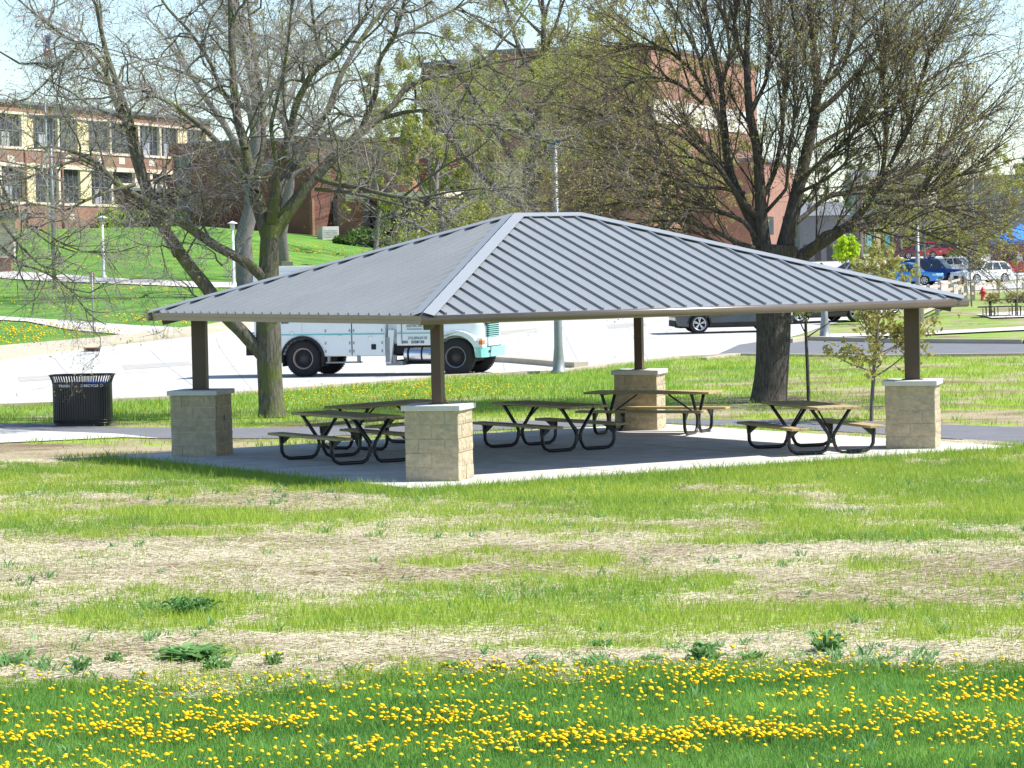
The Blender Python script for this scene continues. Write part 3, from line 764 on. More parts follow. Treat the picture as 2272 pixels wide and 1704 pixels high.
# rows of fastener heads between the ribs
rf.cur = 1
for k in range(4):
    a, b, ta, tb = roof_face(k); u = (b-a).normalized(); v = ((ta+tb)/2-(a+b)/2); v = (v-u*v.dot(u)); Hs = v.length; v.normalize(); n = u.cross(v).normalized()
    Lk = (b-a).length; t0 = (ta-a).dot(u); t1 = (tb-a).dot(u); nr = int(Lk/.305); off = (Lk-nr*.305)/2
    for i in range(nr):
        s = off+(i+.5)*.305; top = Hs*min(1, s/t0, (Lk-s)/(Lk-t1))-.2; q = .05
        while q < top:
            p = a+u*(s+random.uniform(-.01, .01))+v*q+n*.004; r_ = .009; rf.add([p-u*r_-v*r_, p+u*r_-v*r_, p+u*r_+v*r_, p-u*r_+v*r_, p+n*.006], [(0, 1, 4), (1, 2, 4), (2, 3, 4), (3, 0, 4)])
            q += 1.35
roof = rf.build('roof', ['roof_metal', 'galvanised'], pav)
ribs.build('roof_seam', 'roof_metal', roof)
# hip and ridge flashing stands on top of the ribs and leaves dark slits between them
fl = MB()
def flash(p, q, w):
    p, q = Vector(p), Vector(q)
    for k in range(4):
        a, b, ta, tb = roof_face(k)
        u = (b-a).normalized(); n = u.cross(((ta+tb)/2-(a+b)/2)).normalized()
        if abs((p-a).dot(n)) > .02 or abs((q-a).dot(n)) > .02: continue
        d = (q-p).normalized(); s = n.cross(d)
        if s.dot((a+b)/2+Vector((0, 0, .5))-p) < 0 and k in (0, 1, 2, 3):
            c = (a+b+ta+tb)/4
            if s.dot(c-p) < 0: s = -s
        elif s.dot((a+b+ta+tb)/4-p) < 0: s = -s
        h = .042; o1 = n*h; o2 = n*(h-.003)
        lift = Vector((0, 0, .012))
        fl.add([p+o1+lift, q+o1+lift, q+s*w+o1, p+s*w+o1, p+o2+lift, q+o2+lift, q+s*w+o2-n*.006, p+s*w+o2-n*.006], [(0, 1, 2, 3), (7, 6, 5, 4), (3, 2, 6, 7), (0, 3, 7, 4), (1, 5, 6, 2)])
cs = [(-A/2, -B/2), (A/2, -B/2), (A/2, B/2), (-A/2, B/2)]
for i, c in enumerate(cs):
    flash((c[0], c[1], HE), ((-RG if c[0] < 0 else RG), 0, HR), .17)
flash((-RG, 0, HR), (RG, 0, HR), .15)
fl.build('hip_flashing', 'hip_flashing', roof)
# gutter along the front right eave and the back, flat fascia on the others
gt = MB(); e = .0
prof = [(0, 0), (.028, .002), (.05, -.012), (.062, -.04), (.05, -.075), (.055, -.105), (.03, -.13), (-.02, -.132), (-.02, 0)]
def run(mb, k, prof, ext=.03, z=HE):
    a, b, _, _ = roof_face(k); u = (b-a).normalized(); o = Vector((u.y, -u.x, 0)); a = a-u*ext; b = b+u*ext
    vs = [p+o*x+Vector((0, 0, y)) for p in (a, b) for x, y in prof]; n = len(prof)
    mb.add(vs, [(i, (i+1) % n, (i+1) % n+n, i+n) for i in range(n)]+[tuple(range(n))[::-1], tuple(range(n, 2*n))])
run(gt, 0, prof, .06); run(gt, 2, prof, .06)
gutter = gt.build('gutter', 'bronze_gutter', pav)
for p in gutter.data.polygons: p.use_smooth = len(p.vertices) == 4
fa = MB(); pf = [(.0, .004), (.02, .0), (.02, -.06), (.012, -.064), (.012, -.125), (-.03, -.125), (-.03, .0)]
run(fa, 1, pf, .0); run(fa, 3, pf, .0)
fa.build('fascia', 'bronze_gutter', pav)
sf = MB(); sf.add([(c[0]*.985, c[1]*.985, HE-.10) for c in cs]+[(-RG, 0, HR-.12), (RG, 0, HR-.12)], [(0, 1, 5, 4), (1, 2, 5), (2, 3, 4, 5), (3, 0, 4)])
for sx, sy in ((1, 1), (1, -1), (-1, 1), (-1, -1)):
    sf.beam((sx*A/2*.97, sy*B/2*.97, HE-.13), (sx*RG, 0, HR-.22), .12, .16)
sf.build('soffit', 'soffit', pav)
INS = .6009; ROT = .7447
for (i, j) in ((-1, -1), (1, -1), (-1, 1), (1, 1)):
    cx, cy = i*(A/2-INS), j*(B/2-INS)
    # pier of split faced block, five courses, turned to the diagonal
    core = MB(); core.cur = 0; core.box(-.390, .390, -.390, .390, 0, 1.02)
    blk = MB(); r = random.Random(i*3+j+9)
    H = .398
    def block(face, a0, a1, z0, z1):
        # rough front grid
        nu, nv = max(2, int((a1-a0)/.055)), 4; j_ = .006; off = r.uniform(0, .012)
        vs = []
        for q in range(nv+1):
            for p in range(nu+1):
                aa = a0+j_+(a1-a0-2*j_)*p/nu; zz = z0+j_+(z1-z0-2*j_)*q/nv
                edge = p in (0, nu) or q in (0, nv)
                dd = H+off+(r.uniform(-.007, .010) if not edge else r.uniform(-.006, .0))
                vs.append((aa, dd, zz))
        nfront = len(vs)
        for (p, q) in [(0, 0), (nu, 0), (nu, nv), (0, nv)]:
            vs.append((vs[q*(nu+1)+p][0], H-.02, vs[q*(nu+1)+p][2]))
        fs = [(q*(nu+1)+p, q*(nu+1)+p+1, (q+1)*(nu+1)+p+1, (q+1)*(nu+1)+p) for q in range(nv) for p in range(nu)]
        b0, b1, b2, b3 = nfront, nfront+1, nfront+2, nfront+3
        fs += [tuple([b0]+[p for p in range(nu+1)]+[b1]), tuple([b3]+[nv*(nu+1)+p for p in range(nu+1)]+[b2]),
               tuple([b0]+[q*(nu+1) for q in range(nv+1)]+[b3]), tuple([b1]+[q*(nu+1)+nu for q in range(nv+1)]+[b2])]
        c, s_ = [(1, 0), (0, 1), (-1, 0), (0, -1)][face]
        blk.add([(v[0]*c-v[1]*s_, v[0]*s_+v[1]*c, v[2]) for v in vs], fs)
    for c in range(5):
        z0, z1 = c*.204, (c+1)*.204
        for f in range(4):
            odd = (c+f) % 2
            cuts = [-.40, -.20, .20, .40] if odd else [-.40, 0, .40]
            for a0, a1 in zip(cuts[:-1], cuts[1:]):
                block(f, a0, a1, z0, z1)
    pr = core.build('pier', 'mortar', pav); pr.location = (cx, cy, 0); pr.rotation_euler = (0, 0, ROT)
    st = blk.build('stone_block', 'split_stone', pr)
    for p in st.data.polygons: p.use_smooth = False
    cp = MB(); cp.box(-.445, .445, -.445, .445, 1.02, 1.10, .008); cp.build('cap', 'cap_stone', pr)
    if (i, j) in ((-1, -1), (-1, 1)):
        ob = MB()
        if j < 0: ob.box(-.425, -.405, -.025, .03, .52, .60, .004)
        else: ob.box(.0, .05, -.425, -.405, .58, .67, .004); ob.build('outlet', 'galvanised', pr)
    # post: rectangular tube, long side across the diagonal
    po = MB()
    diag = math.atan2(j, i)
    po.box(-.122, .122, -.072, .072, 1.10, HE+.03); po.box(-.17, .17, -.11, .11, 1.10, 1.112)
    pp = po.build('post', 'bronze_post', pav); pp.location = (cx, cy, 0); pp.rotation_euler = (0, 0, diag if i*j < 0 else diag)

# ------------------------------------------------------------------ picnic tables
def tube_frame():
    """one end frame: two bench loops crossing into the table legs"""
    m = MB(); R = .03
    for s in (-1, 1):
        P = [(.22*s*-1+.0, .70)]     # top end of this loop under the far side of the table
        pts2 = [(-.30*s, .715), (.0*s, .30), (.045*s, .23), (.055*s, .15), (.10*s, .065), (.17*s, .032), (.28*s, .03), (.50*s, .03), (.60*s, .035), (.68*s, .075), (.72*s, .15), (.725*s, .25), (.725*s, .40)]
        pts2[0] = (.33*s, .715); pts2[1] = (.055*s, .33); pts2[2] = (.035*s, .26)
        m.tube([(0, x, z) for x, z in pts2], R, 8)
    m.box(-.025, .025, -.36, .36, .700, .716)
    m.box(-.02, .02, -.06, .06, .17, .23)
    for s in (-1, 1):     # gusset under the bench
        y0, y1 = sorted((.56*s, .76*s)); m.box(-.03, .03, y0-.02, y1+.02, .395, .402)
        m.prism([(0, 0)], 0, 0) if False else None
        t = [( .76*s, .40), (.54*s, .40), (.70*s, .27), (.755*s, .27)]
        m.add([(-.022, y, z) for y, z in t]+[(.022, y, z) for y, z in t], [(0, 1, 2, 3), (7, 6, 5, 4)]+[(i, (i+1) % 4, (i+1) % 4+4, i+4) for i in range(4)])
    return m
FR = tube_frame()
def make_table(label):
    t = thing('picnic_table', label, 'picnic table', (0, 0, 0), 0, 'timber topped picnic tables under the pavilion')
    for nm, y0, n, wd, z in (('tabletop', -.375, 5, .15, .72), ('bench', -.80, 2, .14, .405), ('bench', .53, 2, .14, .405)):
        m = MB()
        for i in range(n):
            m.box(-1.2+random.uniform(-.004, .004), 1.2+random.uniform(-.004, .004), y0+i*wd+.004, y0+(i+1)*wd-.004, z, z+.04, .005)
        m.build(nm, 'timber', t)
    for s in (-1, 1):
        f = FR.build('leg_frame', 'black_metal', t); f.location = (.86*s, 0, 0)
        b = MB(); b.tube([(s*.85, 0, .33), (s*.30, 0, .70)], .016, 6); b.build('brace', 'black_metal', t)
    return t
spots = [(4.15, -1.25, 106, 'sunlit picnic table beside the right stone pier, half out of the roof shade'),
         (-.03, .62, 123, 'shaded picnic table in the middle of the slab right of the front pier'),
         (1.95, 4.25, 156, 'rearmost picnic table standing directly before the back stone pier'),
         (-3.35, -1.35, 121, 'shaded picnic table nearest the left, in front of another table'),
         (-2.80, 1.95, 52, 'dark picnic table behind the left one, turned the other way')]
proto = None
for x, y, a, lab in spots:
    t = proto and copy_tree(proto) or make_table(lab)
    proto = proto or t
    t.location = (x, y, 0); t.rotation_euler = (0, 0, math.radians(a)); t['label'] = lab

# ------------------------------------------------------------------ litter bin
tc_ = G(182, 946); bin_ = thing('litter_bin', 'wide black slatted steel trash and recycle bin standing on the asphalt path', 'litter bin', (tc_.x, tc_.y+.2, tz(tc_.x, tc_.y)+.012), math.radians(-3))
a_, b_ = .60, .34
body = MB()
def oval_raw(q, k=1, z=0): 
    c, s = math.cos(q), math.sin(q); e = .62
    return (a_*k*math.copysign(abs(c)**e, c), (b_+(k-1)*a_*.8)*math.copysign(abs(s)**e, s), z)
TB = [0.0]; QQ = [2*PI*i/2000 for i in range(2001)]
for i in range(2000):
    p0_, p1_ = oval_raw(QQ[i]), oval_raw(QQ[i+1]); TB.append(TB[-1]+math.hypot(p1_[0]-p0_[0], p1_[1]-p0_[1]))
def oval(q, k=1, z=0):
    q2 = float(np.interp((q % (2*PI))/(2*PI)*TB[-1], TB, QQ)); return oval_raw(q2, k, z)
NS = 64
for i in range(NS):
    q = 2*PI*i/NS; p = Vector(oval(q)); p2 = Vector(oval(q+.01)); tg = (p2-p).normalized(); nrm = Vector((tg.y, -tg.x, 0)); w_ = .019
    def st(z, k): v = Vector(oval(q, k, z)); return v
    wide = w_
    for (z0, k0, z1, k1) in ((.05, .985, .12, 1), (.12, 1, .86, 1), (.86, 1, .93, 1.03), (.93, 1.03, 1.03, 1.10)):
        A0, A1 = st(z0, k0), st(z1, k1); w_ = .009 if z0 > .85 else .0165
        body.add([A0-tg*w_, A0+tg*w_, A1+tg*w_, A1-tg*w_, A0-tg*w_-nrm*.008, A0+tg*w_-nrm*.008, A1+tg*w_-nrm*.008, A1-tg*w_-nrm*.008],
                 [(0, 1, 2, 3), (7, 6, 5, 4), (0, 3, 7, 4), (1, 5, 6, 2)])
body.build('slatted_body', 'black_metal', bin_)
for z, k, r_ in ((.06, .985, .014), (.12, 1.0, .008), (.87, 1.0, .010), (1.035, 1.10, .016)):
    rg = MB(); rg.tube([oval(2*PI*i/48, k, z) for i in range(49)], r_, 6, False); rg.build('hoop', 'black_metal', bin_)
ln = MB(); n = 40
for z0, z1, k in ((.01, .05, .94), (.05, .84, .955)):
    vs = [oval(2*PI*i/n, k, z0) for i in range(n)]+[oval(2*PI*i/n, k, z1) for i in range(n)]
    ln.add(vs, [(i, (i+1) % n, (i+1) % n+n, i+n) for i in range(n)]+[tuple(range(n))])
ln.build('liner', 'black_metal', bin_)
lb = MB(); lb.box(.10, .50, -.20, .20, .80, .885, .01); lb.build('recycling_liner', 'liner_blue', bin_)
sg = MB(); n = 60; fr_ = [i for i in range(n) if math.sin(2*PI*(i+.5)/n) < 0]
for i in fr_:
    q0, q1 = 2*PI*i/n, 2*PI*(i+1)/n
    if abs(math.cos(q0)) > .93: continue
    vs = [Vector(oval(q, 1.03, z)) for q, z in ((q0, .79), (q1, .79), (q1, .87), (q0, .87))]; sg.add(vs, [(0, 1, 2, 3)])
sg.build('sign_band', 'black_metal', bin_)
yfront = min(oval(2*PI*i/200, 1.03)[1] for i in range(200))-.006
text_part('lettering', 'TRASH', .075, 'white_letter', bin_, (-.42, yfront, .80), (PI/2, 0, math.radians(-0)), .001)
text_part('lettering', 'RECYCLE', .072, 'white_letter', bin_, (.10, yfront, .80), (PI/2, 0, 0), .001)
for cx in (.06, .46):
    ar = MB()
    for k in range(3):
        q = 2*PI*k/3+PI/2; c = Vector((cx, 0, .826)); P = [c+Vector((math.cos(q+d)*.026, yfront, math.sin(q+d)*.026)) for d in (-.45, 0, .5, .95)]
        ar.tube(P, [.004, .005, .005, .006], 5)
    ar.build('recycling_mark', 'white_letter', bin_)
# ------------------------------------------------------------------ wheels
def wheel(parent, x, y, r, w, rim, side=-1, rr=.62, truck=False, spokes=5, rimmat='rim_silver'):
    """wheel centred at x,y; outer face looks toward side*y"""
    t = MB(); s = side
    prof = [(r*rr, 0), (r*.80, -.01), (r*.93, .01), (r, .05), (r, w-.05), (r*.93, w-.01), (r*rr, w)]
    t.lathe([(a, b) for a, b in prof], 36, axis='y', cap=False)
    t.lathe([(.0, .09), (r*rr+.005, .09)], 36, axis='y', cap=False)
    if truck:
        for k in range(48):   # tread lugs
            q = 2*PI*k/48; c, d = math.cos(q), math.sin(q)
            t.beam((c*r*1.0, .04, d*r*1.0), (c*r*1.0, w-.04, d*r*1.0), .03, .03, up=(c, 0, d))
    wh = t.build('wheel', ['rubber'], parent)
    R = MB()
    R.lathe([(r*rr+.012, .0), (r*rr+.004, -.012), (r*rr-.018, .0), (r*rr-.03, .05)], 32, axis='y', cap=False)
    if truck:
        R.cur = 1; R.lathe([(r*rr-.03, .05), (r*rr-.05, .10), (.16, .12), (.12, .05), (.07, .03), (0, .025)], 32, axis='y', cap=False)
        for k in range(10):
            q = 2*PI*k/10; R.lathe([(.016, .04), (.016, .0), (0, .0)], 6, c=(math.cos(q)*.20, .05, math.sin(q)*.20), axis='y', cap=False)
    else:
        R.lathe([(.055, .06), (.055, .015), (0, .01)], 12, axis='y', cap=False)
        for k in range(spokes):
            q = 2*PI*k/spokes+.3
            for d in ((-.10, .10) if spokes > 5 else (-.16, .16)):
                a = Vector((math.cos(q)*.04, .025, math.sin(q)*.04)); b = Vector((math.cos(q+d)*r*(rr-.02), .012, math.sin(q+d)*r*(rr-.02)))
                R.beam(a, b, .035, .035, up=(0, 1, 0))
    rm = R.build('rim', [rimmat, 'hub_dark'], wh)
    wh.location = (x, y, r); wh.rotation_euler = (0, 0, 0 if s < 0 else PI)
    return wh

# ------------------------------------------------------------------ utility truck
tb = G(673, 838); tr = thing('utility_truck', 'white utility truck with teal bumper and stripe parked on the road behind the pavilion', 'truck', (tb.x, tb.y, tz(tb.x, tb.y)+.02), math.radians(-16.5))
WB = 4.52; Wd = 2.35
def arc(cx, cz, r, a0, a1, n): return [(cx+r*math.cos(a0+(a1-a0)*i/n), cz+r*math.sin(a0+(a1-a0)*i/n)) for i in range(n+1)]
# service body
poly = [(-1.45, .62), (-.60, .62)]+arc(0, .50, .60, PI-.2, .2, 14)+[(.62, .58), (2.46, .58), (2.46, 3.12), (-1.45, 3.12)]
m = MB(); m.prism(poly, 0, .42); m.prism(poly, Wd-.42, Wd)
m.box(-1.45, 2.46, .42, Wd-.42, .9, 3.12)
body_ = m.build('service_body', 'white_paint', tr)
p = MB()
for x0, x1, z0, z1 in ((-1.42, -.64, .66, 1.18), (.66, 1.46, .62, 1.18), (1.50, 2.42, .60, 1.18), (-1.42, -.02, 1.23, 2.0), (.02, 1.46, 1.23, 2.0), (1.50, 2.42, 1.23, 2.0), (-1.42, .5, 2.04, 3.0), (.54, 2.42, 2.04, 3.0)):
    p.box(x0, x1, -.014, 0, z0, z1, .004)
p.build('compartment_door', 'white_paint', body_)
g_m = MB()
for x in (1.48,): g_m.box(x-.012, x+.012, -.004, .002, .60, 3.0)
g_m.build('door_gap', 'undercarriage', body_)
h_ = MB()
for x, z in ((1.14, 1.13), (2.04, 1.10), (-.30, 1.25), (-.05, 1.62), (1.2, 1.62)): h_.box(x-.05, x+.05, -.03, -.014, z-.035, z+.035, .005)
h_.build('latch', 'steel', body_)
k_ = MB(); k_.box(2.06, 2.20, -.03, -.014, .76, .91, .01); k_.build('fuel_flap', 'undercarriage', body_)
v_ = MB(); v_.box(-.62, -.40, -.03, -.014, 1.52, 1.58); v_.build('vent_plate', 'dark_letter', body_)
s_ = MB(); s_.box(-1.45, 2.46, -.019, -.002, 1.185, 1.215); s_.build('stripe', 'teal_stripe', body_)
f_ = MB(); a1 = arc(0, .50, .60, PI+.15, -.15, 16); a2 = arc(0, .50, .665, PI+.15, -.15, 16)[::-1]
f_.prism(a1+a2, -.05, .06); f_.build('fender_flare', 'rubber', tr)
t_ = MB(); t_.box(-1.40, 2.40, .15, Wd-.15, 3.12, 3.16); t_.tube([(-.28, .05, 3.0), (-.28, -.03, 2.96), (-.20, -.05, 2.90), (-.05, -.05, 2.9), (.0, .0, 3.05)], .018, 6)
t_.build('roof_rack', 'steel', body_)
rd = MB(); rd.tube([(-1.2, .1, 3.0), (-.86, -.02, 2.95), (-.66, -.04, 2.84)], [.02, .13, .03], 8); rd.build('spot_lamp', 'white_cap', body_)
# chassis
m = MB(); m.box(-1.6, 5.1, .62, .75, .55, .80); m.box(-1.6, 5.1, 1.60, 1.73, .55, .80); m.box(2.46, 4.0, .15, Wd-.15, .62, .9)
m.box(-.35, .35, .35, 2.0, .36, .62); m.box(4.2, 4.8, .35, 2.0, .36, .6); m.box(-1.75, -1.45, .1, Wd-.1, .62, .95); m.tube([(0, .2, .5), (0, 2.2, .5)], .09, 8); m.tube([(WB, .2, .5), (WB, 2.2, .5)], .07, 8)
m.build('chassis', 'undercarriage', tr)
m = MB(); m.box(-1.95, -1.60, .10, Wd-.10, 1.22, 1.26); m.build('rear_shelf', 'steel', tr)
# outrigger between body and cab
m = MB(); m.beam((2.53, .10, .36), (2.64, .10, 1.30), .17, .12, up=(0, 1, 0)); m.box(2.48, 2.78, .2, .6, .62, 2.2); m.build('outrigger', 'white_paint', tr)
m = MB(); m.box(2.68, 2.78, .0, .1, .36, .60, .01); m.box(2.46, 2.58, .02, .12, .40, 1.1); m.box(2.46, 2.96, .05, 2.2, .30, .42); m.build('outrigger_pad', 'galvanised', tr)
# step under the body
m = MB(); m.box(.70, 1.70, -.02, .25, .38, .42); m.box(1.62, 1.70, 0, .1, .38, .60); m.box(.74, .80, 0, .1, .38, .60); m.build('step', 'galvanised', tr)
# cab
cab = [(2.80, .86), (4.02, .86), (4.02, 1.72), (3.98, 1.86), (3.70, 2.62), (3.60, 2.68), (2.9, 2.70), (2.80, 2.64)]
m = MB(); m.prism(cab, .06, Wd-.10); cb_ = m.build('cab', 'white_paint', tr)
m = MB(); wp = [(3.10, 1.78), (3.88, 1.78), (3.62, 2.48), (3.10, 2.50)]; m.prism(wp, .045, .055); m.prism(wp, Wd-.095, Wd-.085)
m.add([(4.005, .25, 1.84), (4.005, Wd-.3, 1.84), (3.735, Wd-.35, 2.55), (3.735, .3, 2.55)], [(0, 1, 2, 3)]); m.build('cab_window', 'car_glass', cb_)
m = MB(); m.box(2.94, 3.99, .045, .06, .90, 1.74, .004); dr = m.build('cab_door', 'white_paint', tr)
m = MB(); m.box(2.81, 4.0, .028, .046, 1.185, 1.215); m.build('stripe', 'teal_stripe', dr)
m = MB(); m.box(2.94, 2.955, .036, .046, .92, 1.74); m.build('door_gap', 'undercarriage', dr)
m = MB(); m.box(3.10, 3.56, .030, .044, 1.30, 1.33); m.build('underline', 'grey_letter', dr)
yf = .030
text_part('lettering', 'J. BUELER', .10, 'grey_letter', dr, (3.22, yf, 1.49), (PI/2, 0, 0), .002, .2)
text_part('lettering', 'ELECTRIC, INC.', .085, 'grey_letter', dr, (3.08, yf, 1.375), (PI/2, 0, 0), .002, .2, .85)
text_part('lettering', '262 894-0668', .105, 'grey_letter', dr, (3.12, yf, 1.03), (PI/2, 0, 0), .003, .2, .95)
text_part('lettering', 'DO', .10, 'dark_letter', dr, (2.965, yf, .92), (PI/2, 0, 0), .004, 0, 1.05)
text_part('lettering', '2328655', .10, 'dark_letter', dr, (3.22, yf, .92), (PI/2, 0, 0), .004, 0, 1.12)
m = MB(); m.tube([(3.90+.0, .035, 1.30), (3.86, .035, 1.37), (3.90, .035, 1.44), (4.0, .035, 1.47), (4.12, .035, 1.44), (4.30, .035, 1.50), (4.38, .035, 1.54), (4.40, .035, 1.50), (4.36, .035, 1.48)], .008, 5); m.build('emblem', 'dark_letter', dr)
m = MB(); m.tube([(3.95, 0, 1.75), (4.0, -.18, 1.9)], .012, 6); m.box(3.97, 4.02, -.30, -.10, 1.85, 2.25, .01); m.build('mirror', 'steel', cb_)
# sloped hood with front fender
sec = []
def hsec(x, zt, zb, y0, y1, rr): 
    pts = []
    for k in range(5): q = PI+(-PI/2)*k/4; pts.append((x, y0+rr+rr*math.cos(q), zt-rr+rr*math.sin(q)))
    for k in range(5): q = PI/2-(PI/2)*k/4; pts.append((x, y1-rr+rr*math.cos(q), zt-rr+rr*math.sin(q)))
    return [(x, y0, zb)]+pts+[(x, y1, zb)]
m = MB(); S_ = [hsec(4.02, 1.74, .92, .30, Wd-.30, .12), hsec(4.5, 1.68, .92, .32, Wd-.32, .16), hsec(5.0, 1.60, .92, .34, Wd-.34, .18), hsec(5.36, 1.50, .80, .42, Wd-.42, .18), hsec(5.52, 1.40, .80, .50, Wd-.50, .16)]
n = len(S_[0]); m.add([v for s in S_ for v in s], [(i*n+k, i*n+k+1, (i+1)*n+k+1, (i+1)*n+k) for i in range(len(S_)-1) for k in range(n-1)]+[tuple(range((len(S_)-1)*n, len(S_)*n))], True)
hood = m.build('hood', 'white_paint', tr)
def fender(y0, y1, nm, side):
    ri = arc(WB, .53, .60, PI*.98, 0.0, 16)
    m = MB(); out = [(3.92, .92), (3.96, 1.08)]+arc(WB, .46, .80, PI*.80, PI*.22, 10)+[(5.30, .98), (5.58, .92), (5.60, .78)]
    inn = [(5.16, .78)]+ri[::-1]
    pl = out+[(5.2, .78)]+ri[::-1]
    n_ = len(pl)
    m.prism(pl, y0, y1)
    return m.build(nm, 'white_paint', tr)
fender(.0, .42, 'fender', 0); fender(Wd-.42, Wd, 'fender', 1)
m = MB(); m.box(5.10, 5.56, .10, Wd-.10, .80, 1.05, .02); m.build('grille_panel', 'white_paint', tr)
m = MB()
for k in range(8): m.box(5.50, 5.60, .56, Wd-.56, 1.06+k*.055, 1.085+k*.055)
m.build('grille', 'teal_paint', tr)
m = MB(); m.box(5.44, 5.53, .55, Wd-.55, 1.04, 1.48); m.build('grille_back', 'undercarriage', tr)
m = MB(); m.box(5.36, 5.60, -.008, .25, .86, .985, .01); m.build('marker_lamp', 'orange_lens', tr)
m = MB(); m.box(5.50, 5.615, .20, .46, .86, .985, .01); m.box(5.50, 5.615, Wd-.46, Wd-.2, .86, .985, .01); m.build('headlight', 'clear_lens', tr)
pl = [(5.18, 0), (5.50, -.02), (5.68, .12), (5.74, .35), (5.74, Wd-.35), (5.68, Wd-.12), (5.50, Wd+.02), (5.18, Wd)]
m = MB(); pl2 = [(5.26, .03), (5.50, .02), (5.64, .14), (5.69, .35), (5.69, Wd-.35), (5.64, Wd-.14), (5.50, Wd-.02), (5.26, Wd-.03)]
n_ = len(pl); m.add([(x, y, .78) for x, y in pl]+[(x, y, .50) for x, y in pl2]+[(x-.12, y, .50) for x, y in pl2]+[(x-.12, y, .78) for x, y in pl], [(i, i+1, i+1+n_, i+n_) for i in range(n_-1)]+[(i+n_*2, i+1+n_*2, i+1+n_*3, i+n_*3) for i in range(n_-1)]+[(i+n_, i+1+n_, i+1+2*n_, i+2*n_) for i in range(n_-1)]+[(i, i+1, i+1+3*n_, i+3*n_) for i in range(n_-1)])
m.build('bumper', 'teal_paint', tr)
m = MB(); m.box(5.715, 5.75, .40, .47, .62, .69); m.box(5.715, 5.75, .50, .57, .62, .69); m.build('tow_hole', 'undercarriage', tr)
# tank
m = MB(); m.lathe([(0, 0), (.20, .0), (.235, .03), (.235, 1.12), (.20, 1.15), (0, 1.15)], 28, c=(2.98, .24, .60), axis='x'); tank = m.build('fuel_tank', 'steel', tr)
m = MB()
for x in (3.10, 3.50, 3.92): m.lathe([(.243, 0), (.243, .05)], 28, c=(x, .24, .60), axis='x', cap=False)
m.box(3.05, 4.1, .06, .42, .33, .37); m.build('tank_strap', 'undercarriage', tank)
for x, rm in ((0, 'rim_tan'), (WB, 'rim_dark')):
    wheel(tr, x, .02, .52, .30, None, -1, .56, True, rimmat=rm); wheel(tr, x, Wd-.02, .52, .30, None, 1, .56, True, rimmat=rm)
m = MB(); m.box(.56, .62, -.02, .5, .30, .60); m.box(-.62, -.58, 0, .5, .30, .62); m.build('mud_flap', 'rubber', tr)

def remap_front(o):
    if o.data and o.location.length < 1e-6:
        for v in o.data.vertices:
            if v.co.x > 5.08: v.co.x = 5.08+(v.co.x-5.08)*.46
    for c in o.children:
        if not c.name.startswith('wheel') and not c.name.startswith('lettering'): remap_front(c)
for c in tr.children:
    if not c.name.startswith('wheel'): remap_front(c)
# rows of small rivets, hinges and grime along the body panels
m = MB()
for x in (-1.35, -.70, .70, 1.42, 1.54, 2.38):
    for z in (.72, .95, 1.30, 1.60, 1.90): m.box(x-.018, x+.018, -.026, -.014, z-.04, z+.04)
m.build('hinge', 'galvanised', body_)
